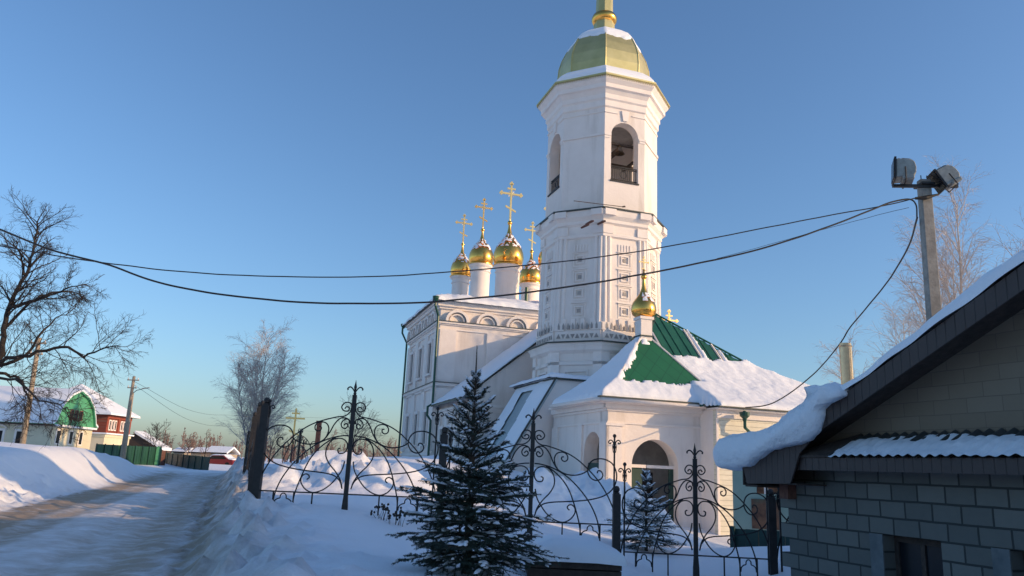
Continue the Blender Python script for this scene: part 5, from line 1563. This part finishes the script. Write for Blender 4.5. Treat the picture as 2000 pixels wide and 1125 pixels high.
def lop1(a, f):
    k = 1.0
    if f < .25 and abs(math.atan2(sin(a - radians(-10)), cos(a - radians(-10)))) < .35: k = 1.3     # long low bough to the right
    return k
spruce('dark young spruce dusted with snow in front of the fence', (b.x, b.y, gz(b.x, b.y)), tp.z - gz(b.x, b.y), 0.76, 4, 18, .55, .15, lean=(-.02, 0), lop=lop1, skirt=.06, nl=.026, dens=440)
b = at(1262, 1075, 16.0); tp = at(1240, 900, 16.0)
spruce('small spruce laden with snow behind the right fence panel', (b.x, b.y, gz(b.x, b.y)), tp.z - gz(b.x, b.y), 0.72, 6, 11, .95, .16, nl=.028, dens=170, skirt=.08)
# dry weeds at the foot of the fence
def weed(label, px, py, Y, H, seed):
    rng = random.Random(seed); p = at(px, py, Y); z = gz(p.x, p.y)
    t = thing('dry_weed', label, 'plant', (p.x, p.y, z), 0)
    st, hd = MB(), MB()
    for k in range(9):
        P, D = branch(st, Vector((rng.gauss(0, .05), rng.gauss(0, .05), -.05)), Vector((rng.gauss(0, .28), rng.gauss(0, .2), 1)).normalized(), H * (.6 + .5 * rng.random()), .006, rng, 4, .12, 0, 4)
        for _ in range(3):
            c = P[-1].lerp(P[-2], rng.random()) + Vector((rng.gauss(0, .02), 0, rng.gauss(0, .02)))
            s0 = len(hd.v); hd.lathe([(.002, -.022), (.017, -.012), (.02, .004), (.012, .018), (.002, .022)], (0, 0), 6); hd.xform(Matrix.Translation(c) @ Matrix.Rotation(rng.random() * 2, 4, 'X'), s0)
    st.build('stems', M['bark'], t); hd.build('seed_heads', M['bark'], t)
weed('dry leafy weed poking from snow left of the big spruce', 745, 985, 13.4, .34, 1)
weed('second dry weed tangled low against the big spruce branches', 775, 992, 13.2, .28, 2)
weed('dark dry weed at the foot of the fence beside the block shed', 1468, 1118, 11.6, .42, 3)
weed('tiny weed in front of the shed wall under the window', 1672, 1122, 7.6, .35, 4)
# snow-covered box in front of the fence
bx0, bx1 = at(1030, 1110, 9.0), at(1214, 1112, 9.0)
zb_ = at(1214, 1100, 9.0).z
box = thing('storage_box', 'low dark wooden box buried under a thick pillow of snow by the big spruce', 'box', ((bx0.x + bx1.x) / 2, 9.35, zb_ - .8))
hw = (bx1.x - bx0.x) / 2
m = MB()
for k in range(5): m.box(-hw, hw, -.35, .45, .18 * k, .18 * k + .165) if k < 4 else m.box(-hw, hw, -.37, .47, .72, .80)
m.build('plank_sides', M['darkwood'], box)
grid_snow('snow_pillow', -hw - .09, hw + .05, -.43, .55, lambda x, y: .77 + .13 * max(0, min(1, (hw + .03 - abs(x)) / .32)) * max(0, min(1, (y + .44) / .25)) ** .6 * (1 if y < .5 else .6), .10, box, 60, 40, nz=.25)

# ---------------------------------------------------------------- houses across the road
def solve_x(px, py, Y): return at(px, py, Y).x
def gable_house():
    Y0, Y1 = 66.0, 72.4
    X = at(112, 850, Y0).x - .5
    zg = 1.2
    ez = at(118, 830, Y0).z; az = at(165, 767, (Y0 + Y1) / 2).z
    h = thing('wooden_house', 'cream house with bright green mansard gable and arched window hoods, left of the road', 'house', (X, Y0, zg))
    def L(x, y, z): return (x, y, z - zg)
    m = MB(); m.box(-24, 0, 0, Y1 - Y0, -1.5, ez - zg); m.build('wall', M['cream'], h)
    H = az - ez; W = Y1 - Y0
    half = [(-.42, -.06), (-.02, .05 * H), (W * .04, .27 * H), (W * .12, .56 * H), (W * .28, .83 * H), (W * .5, H)]
    prof = half + [(W - y, z) for y, z in half[:-1]][::-1]
    e = ez - zg
    m = MB(); m.extrude([(.02, y, e + z) for y, z in prof[1:-1]] + [(.02, W, e), (.02, 0, e)], (-.1, 0, 0)); m.build('green_gable', M['gablegreen'], h)
    m = MB()
    for (ya, za), (yb, zb) in zip(prof[:-1], prof[1:]):
        m.extrude([(.22, ya, e + za), (.22, yb, e + zb), (.22, yb, e + zb + .12), (.22, ya, e + za + .12)], (-24.5, 0, 0))
    rf_ = m.build('roof', M['gablegreen'], h)
    m = MB()
    for (ya, za), (yb, zb) in zip(prof[:-1], prof[1:]):
        m.extrude([(.27, ya, e + za + .125), (.27, yb, e + zb + .125), (.27, yb, e + zb + .30), (.27, ya, e + za + .30)], (-24.6, 0, 0))
    m.build('roof_snow', M['roofsnow'], rf_)
    m = MB()
    m.box(.0, .35, -.1, W + .1, e - .12, e + .05); m.build('gable_ledge', M['roofsnow'], h)
    m = MB()                                          # attic window trio
    for y in (W * .5 - .75, W * .5, W * .5 + .75):
        m.box(.02, .07, y - .28, y - .2, e + .55, e + 1.45); m.box(.02, .07, y + .2, y + .28, e + .55, e + 1.45); m.box(.02, .07, y - .2, y + .2, e + 1.37, e + 1.45); m.box(.02, .07, y - .2, y + .2, e + .55, e + .63)
    aw = m.build('attic_window', M['rust'], h)
    m = MB()
    for y in (W * .5 - .75, W * .5, W * .5 + .75): m.box(.02, .04, y - .2, y + .2, e + .63, e + 1.37)
    m.build('pane', M['glass'], aw)
    for y in (.9, 2.9, 4.5):
        m = MB(); m.box(.0, .06, y - .34, y + .34, .75, 2.05); f = m.build('window', M['trimw'], h); m = MB(); m.box(.06, .075, y - .22, y + .22, .88, 1.92); m.build('pane', M['glass'], f)
    for x in (-2.6, -4.4, -6.2, -9.2, -12.2, -14.0, -17.0):
        m = MB(); m.box(x - .5, x + .5, -.06, 0, .5, 1.9)
        for k in range(8):
            a0, a1 = pi * k / 8, pi * (k + 1) / 8
            m.extrude([(x - .66 * cos(a0), -.1, 1.75 + .35 * sin(a0)), (x - .66 * cos(a1), -.1, 1.75 + .35 * sin(a1)), (x - .66 * cos(a1), -.1, 1.75 + .5 * sin(a1)), (x - .66 * cos(a0), -.1, 1.75 + .5 * sin(a0))], (0, .1, 0))
        f = m.build('window', M['trimw'], h); m = MB(); m.box(x - .3, x + .3, -.075, -.06, .6, 1.7); m.build('pane', M['glass'], f)
    m = MB(); m.box(-24, .2, -.5, 0, e - .1, e + .02); m.build('eave', M['darkwood'], h)
gable_house()
def brick_house():
    Y0, L_ = 84.0, 5.4
    X = at(207, 830, Y0).x; zg = 1.0
    ez = at(207, 810, Y0).z; b2 = at(207, 848, Y0).z
    rz_ = at(150, 757, Y0 + 5).z
    h = thing('brick_house', 'dark red brick two-storey house with white window frames behind the green gable', 'house', (X, Y0, zg))
    m = MB(); m.box(-9, 0, 0, L_, b2 - zg, ez - zg); m.build('upper_wall', M['redbrick'], h)
    m = MB(); m.box(-9.1, .1, -.1, L_ + .1, -1.5, b2 - zg); m.box(-9.2, .2, -.2, L_ + .2, b2 - zg - .3, b2 - zg + .01); m.build('lower_wall', M['cream'], h)
    m = MB(); m.box(-9.1, .45, -.45, L_ + .4, b2 - zg + .012, b2 - zg + .15); m.build('ledge_snow', M['roofsnow'], h)
    e = ez - zg; r = rz_ - zg
    m = MB(); a = [(-9.7, -.7, e), (.7, -.7, e), (.7, L_ + .7, e), (-9.7, L_ + .7, e)]; rd = [(-4.8, 2.4, r), (-4.8, 3.0, r)]
    m.add(a + rd, [(0, 3, 2, 1), (0, 1, 4), (1, 2, 5, 4), (2, 3, 5), (3, 0, 4, 5)]); rf_ = m.build('roof', M['darkwood'], h)
    m = MB(); up = .22; m.add([(x * 1.0, y, z + up) for x, y, z in a + rd] + [(x, y, z + .01) for x, y, z in a], [(0, 1, 4), (1, 2, 5, 4), (2, 3, 5), (3, 0, 4, 5), (0, 6, 7, 1), (1, 7, 8, 2), (2, 8, 9, 3), (3, 9, 6, 0)]); m.build('roof_snow', M['roofsnow'], rf_)
    m = MB()
    for y in (0, 2.5, 5.05): m.box(0, .09, y, y + .35, b2 - zg + .16, e - .1)
    m.box(0, .14, -.02, L_, e - .35, e - .01); m.build('pilaster', M['orange'], h)
    for y in (.72, 1.33, 1.94, 3.3, 3.92, 4.54):
        z0, z1 = b2 - zg + .55, e - .62
        m = MB(); m.box(0, .07, y - .22, y + .22, z0 - .12, z1 + .12); f = m.build('window', M['trimw'], h)
        m = MB(); m.box(.071, .085, y - .11, y + .11, z0, z1); m.build('pane', M['orange'] if False else M['glass'], f)
brick_house()
def barn():
    X0, X1 = at(255, 850, 98).x, at(312, 870, 98).x
    zg = .6; ez = at(312, 877, 98).z; rz_ = at(262, 846, 98).z
    h = thing('barn', 'low dark barn with a snowy lean-to roof beyond the leaning utility poles', 'barn', (X0, 98, zg))
    W = X1 - X0
    m = MB(); m.extrude([(-2.5, 0, -1), (W, 0, -1), (W, 0, ez - zg), (0.6, 0, rz_ - zg), (-2.5, 0, ez - zg + .6)], (0, 2.2, 0)); m.build('wall', M['darkwood'], h)
    m = MB(); m.extrude([(.6, -.3, rz_ - zg), (W + .5, -.3, ez - zg - .15), (W + .5, -.3, ez - zg + .15), (.6, -.3, rz_ - zg + .3)], (0, 2.8, 0)); m.build('roof_snow', M['roofsnow'], h)
barn()
def board_fence(label, p0, p1, z0, z1, h, matn, n=8, name='board_fence'):
    d = p1 - p0; L_ = d.length; a = atan2(d.y, d.x)
    f = thing(name, label, 'fence', (p0.x, p0.y, z0), a)
    m = MB(); N_ = int(L_ / .25)
    for i in range(N_):
        s = i * L_ / N_; zz = (z1 - z0) * s / L_
        m.box(s, s + L_ / N_ * .96, -.015 - (i % 2) * .012, .015, zz - .5, zz + h)
    m.build('sheet', M[matn], f)
    for i in range(n + 1):
        s = i * L_ / n; zz = (z1 - z0) * s / L_; m = MB(); m.box(s - .05, s + .05, -.09, -.03, zz - .5, zz + h + .05); m.build('post', M['darkgreen'], f)
def v2(px, Y): p = at(px, 880, Y); return Vector((p.x, p.y, 0))
board_fence('bright green sheet fence below the brick house behind the utility poles', v2(186, 66), v2(303, 76), at(186, 867, 66).z - 1.3, at(303, 873, 76).z - 1.3, 1.3, 'fencegreen')
board_fence('end section of green fence with sunlight put into its paler colour', v2(303, 76.1), v2(314, 76.3), at(303, 872, 76).z - 1.4, at(314, 874, 76).z - 1.4, 1.4, 'gablegreen', 1)  # sunlight on the fence end painted as a lighter green
board_fence('short brown plank fence between the green fences', v2(314.5, 77), v2(324, 79), at(315, 878, 77).z - 1.2, at(324, 882, 79).z - 1.2, 1.2, 'rust', 1)
board_fence('long dark green fence at the far bend of the road', v2(320, 86), v2(412, 68), at(320, 884, 86).z - 1.1, at(412, 893, 68).z - 1.1, 1.1, 'darkgreen')
# far snowy roofs
for i, (x0, x1, yb, yt, Y, lab) in enumerate(((338, 360, 888, 876, 130, 'tiny far house with one snowy roof slope above the dark green fence'), (372, 402, 890, 876, 125, 'wider far house with snow-white roof right of the tiny one'), (402, 440, 892, 874, 115, 'far house with snowy roof behind the crimson car'), (596, 640, 905, 893, 110, 'far snow-roofed house seen through the left fence panel'), (716, 760, 915, 898, 105, 'far low house with snowy roof close to the church corner'))):
    a, b, c = at(x0, yb, Y), at(x1, yb, Y), at((x0 + x1) / 2, yt, Y)
    h = thing('far_house', lab, 'house', (a.x, Y, .3), 0, 'small houses on the horizon'); W = b.x - a.x
    wz = a.z - .3 + (c.z - a.z) * .35; tz = c.z - .3
    m = MB(); m.box(0, W, 0, 5, -1, wz); m.build('wall', M['wood'], h)
    m = MB(); m.extrude([(-.3, -.4, wz), (W + .3, -.4, wz), (W + .3, -.4, wz + .2), (W + .3, 2.5, tz + .2), (-.3, 2.5, tz + .2), (-.3, -.4, wz + .2)][:3] + [(-.3, -.4, wz + .2)], (0, .05, 0)); m.extrude([(-.3, -.4, wz), (-.3, 2.5, tz), (-.3, 5.4, wz), (-.3, 5.4, wz + .25), (-.3, 2.5, tz + .25), (-.3, -.4, wz + .25)], (W + .6, 0, 0)); m.build('roof_snow', M['roofsnow'], h)
# parked crimson car under snow at the bend
def parked_car():
    p = at(431, 907, 95); z = gz(p.x, p.y)
    z = p.z - .35
    c = thing('parked_car', 'crimson car capped with snow at the bend of the road', 'car', (p.x, p.y, z), radians(-12))
    side = [(-2.1, .35), (-2.15, .75), (-1.5, .9), (-1.35, .92), (-.75, 1.38), (.75, 1.42), (1.45, .98), (2.05, .92), (2.15, .6), (2.1, .35)]
    m = MB(); m.extrude([(x, -.85, zz) for x, zz in side], (0, 1.7, 0)); b_ = m.build('body', M['redcar'], c, bevel=.06)
    m = MB(); m.extrude([(-1.2, -.86, .95), (-.72, -.86, 1.3), (.7, -.86, 1.33), (1.25, -.86, 1.0)], (0, -.01, 0)); m.extrude([(-1.2, .86, .95), (-.72, .86, 1.3), (.7, .86, 1.33), (1.25, .86, 1.0)], (0, .01, 0)); m.build('side_window', M['glass'], c)
    for x in (-1.3, 1.35):
        for y in (-.86, .72):
            m = MB(); m.lathe([(.02, 0), (.31, 0), (.33, .03), (.33, .14), (.31, .16), (.02, .16)], (0, 0), 20); m.xform(Matrix.Translation((x, y + .16, .33)) @ Matrix.Rotation(pi / 2, 4, 'X')); m.build('wheel', M['tyre'], c)
    for y in (-.65, .65):
        m = MB(); m.lathe([(.01, 0), (.1, 0), (.1, .05), (.01, .06)], (0, 0), 12); m.xform(Matrix.Translation((2.12, y, .72)) @ Matrix.Rotation(pi / 2, 4, 'Y')); m.build('headlight', M['glass'], c)
    def ch(x, y): return np.interp(x, [q[0] for q in side[1:9]], [q[1] for q in side[1:9]])
    grid_snow('car_snow', -2.0, 2.0, -.8, .8, lambda x, y: float(ch(x, y)), .12, c, 40, 20, nz=.4)
parked_car()
# utility poles
def utility_pole(label, px0, py0, px1, py1, Y, r, arms=True, lamp=False):
    a, b = at(px0, py0, Y), at(px1, py1, Y)
    z = min(a.z, gz(a.x, a.y)); ax_ = (b - a).normalized(); a2 = a - ax_ * ((a.z - z + .2) / ax_.z)
    t = thing('utility_pole', label, 'pole', (a2.x, a2.y, z)); O = Vector(t.location)
    m = MB(); m.tube([a2 - O, b - O], [r, r * .75], 10); m.build('shaft', M['wood'], t, smooth=True)
    if arms:
        for k, w in ((.3, .45), (.9, .35)):
            c = b - ax_ * k - O; m = MB(); m.box(c.x - w, c.x + w, c.y - .12, c.y - .02, c.z - .04, c.z + .04)
            ar_ = m.build('crossarm', M['wood'], t)
            m = MB()
            for s in (-1, 1): m.lathe([(.02, c.z + .04), (.045, c.z + .08), (.03, c.z + .14), (.04, c.z + .18)], (c.x + s * w * .85, c.y - .07), 8)
            m.build('insulator', M['trimw'], ar_)
    if lamp:
        c = b - O; m = MB(); m.tube([c, c + Vector((.25, 0, .25)), c + Vector((.75, 0, .4))], .03, 6); m.build('lamp_arm', M['iron'], t)
        m = MB(); m.add([c + Vector(v) for v in ((.7, -.1, .38), (1.35, -.07, .5), (1.35, .07, .5), (.7, .1, .38), (.72, -.08, .46), (1.3, -.05, .56), (1.3, .05, .56), (.72, .08, .46))], [(3, 2, 1, 0), (4, 5, 6, 7), (0, 1, 5, 4), (1, 2, 6, 5), (2, 3, 7, 6), (3, 0, 4, 7)]); m.build('lamp_head', M['lampgrey'], t)
    return t
utility_pole('tall wooden utility pole among the branches of the big bare tree', 44, 868, 77, 660, 42, .15)
utility_pole('wooden utility pole beyond the left edge of the view holding the two long cables', -640, 900, -562, 240, 14.2, .14)
utility_pole('leaning wooden utility pole in front of the brick house', 239, 884, 262, 735, 60, .15)
utility_pole('thin street lamp pole with a bent arm just behind the leaning wooden pole', 246, 872, 260, 768, 66, .10, False, True)
for k, (lab, ys) in enumerate((('highest far wire sagging right from the leaning pole', (745, 812, 812, 790)), ('lower far wire sagging right from the leaning pole', (752, 832, 835, 822)))):
    P = [at(262, ys[0], 60), at(380, ys[1] - 8, 70), at(500, ys[2], 80), at(760, ys[3] + 30, 110)]
    m = MB(); m.tube([p - P[0] for p in crom(P, 8)], .012, 4); o = m.build('wire', M['cable'], None, loc=P[0]); tag(o, lab, 'cable')

# ---------------------------------------------------------------- teal kiosk and green fence beyond the gate post
k0 = at(1433, 1040, 19.0)
ki = thing('teal_kiosk', 'teal notice pavilion with dark pictures between the porch and the block shed', 'kiosk', (k0.x, 19.0, k0.z - .5), radians(-17))
zz = at(1433, 905, 19.0).z - ki.location.z; zt2 = at(1433, 962, 19.0).z - ki.location.z
m = MB(); m.box(0, 2.6, 0, .12, -.6, zt2); m.box(0, .55, 0, .12, zt2 + .001, zz); m.build('wall', M['teal'], ki)
m = MB(); m.box(-.1, 2.8, -.1, 2.2, zz, zz + .1); rk = m.build('roof', M['trimw'], ki)
grid_snow('roof_snow', -.12, 2.82, -.12, 2.2, lambda x, y: zz + .1, .22, rk, 30, 24)
for xx in (.72, 1.35, 2.4):
    m = MB(); m.box(xx, xx + .09, .0, .1, zt2, zz); m.build('pillar', M['trimw'], ki)
m = MB(); m.box(.42, 1.05, -.03, -.002, .62, zt2 - .12); m.box(1.3, 2.0, -.03, -.002, .62, zt2 - .12); m.build('picture_board', M['brownpic'], ki)
m = MB(); m.box(.15, 2.6, 1.9, 1.95, zt2 - .1, zt2 + .42); m.build('back_board', M['brownpic'], ki)
m = MB(); m.box(0, 2.6, 1.96, 2.05, -.6, zz); m.build('back_wall', M['teal'], ki)
g0, g1 = at(1434, 1088, 17.0), at(1590, 1100, 16.0)
board_fence('dark green low sheet fence in front of the teal pavilion', Vector((g0.x, 17.0, 0)), Vector((g1.x, 16.0, 0)), g0.z, g1.z, at(1434, 1032, 17.0).z - g0.z, 'darkgreen', 2)

# ---------------------------------------------------------------- unseen buildings added on the sunny side to block the sun
def blocker_house(label, x0, x1, y0, y1, eave, ridge, wall='wood'):
    z = -.6
    h = thing('sun_blocker', label, 'house', (x0, y0, z)); W, D = x1 - x0, y1 - y0
    m = MB(); m.extrude([(0, 0, -1), (0, D, -1), (0, D, eave), (0, D / 2, ridge), (0, 0, eave)], (W, 0, 0)); m.build('wall', M[wall], h)
    m = MB(); m.extrude([(-.5, -.5, eave - .25), (-.5, D / 2, ridge), (-.5, D + .5, eave - .25), (-.5, D + .5, eave + .05), (-.5, D / 2, ridge + .3), (-.5, -.5, eave + .05)], (W + 1, 0, 0)); m.build('roof_snow', M['roofsnow'], h)
    for yy in (D * .25, D * .6):
        m = MB(); m.box(-.06, .02, yy, yy + 1, 1, 2.4); f = m.build('window', M['trimw'], h); m = MB(); m.box(-.07, -.061, yy + .1, yy + .9, 1.1, 2.3); m.build('pane', M['glass'], f)
blocker_house('unseen tall wooden house added right of the camera to shade the foreground', 17, 21, -9.0, 12.3, 8.5, 11.5)
blocker_house('unseen tall block added beyond the wooden house to shade the left bank', 24, 27.5, 15.0, 21.5, 14.0, 17.0, 'dirtywhite')
blocker_house('unseen low boiler house added behind the block shed to shade the road', 12.2, 16.0, 20.8, 23.2, 2.0, 3.2, 'dirtywhite')
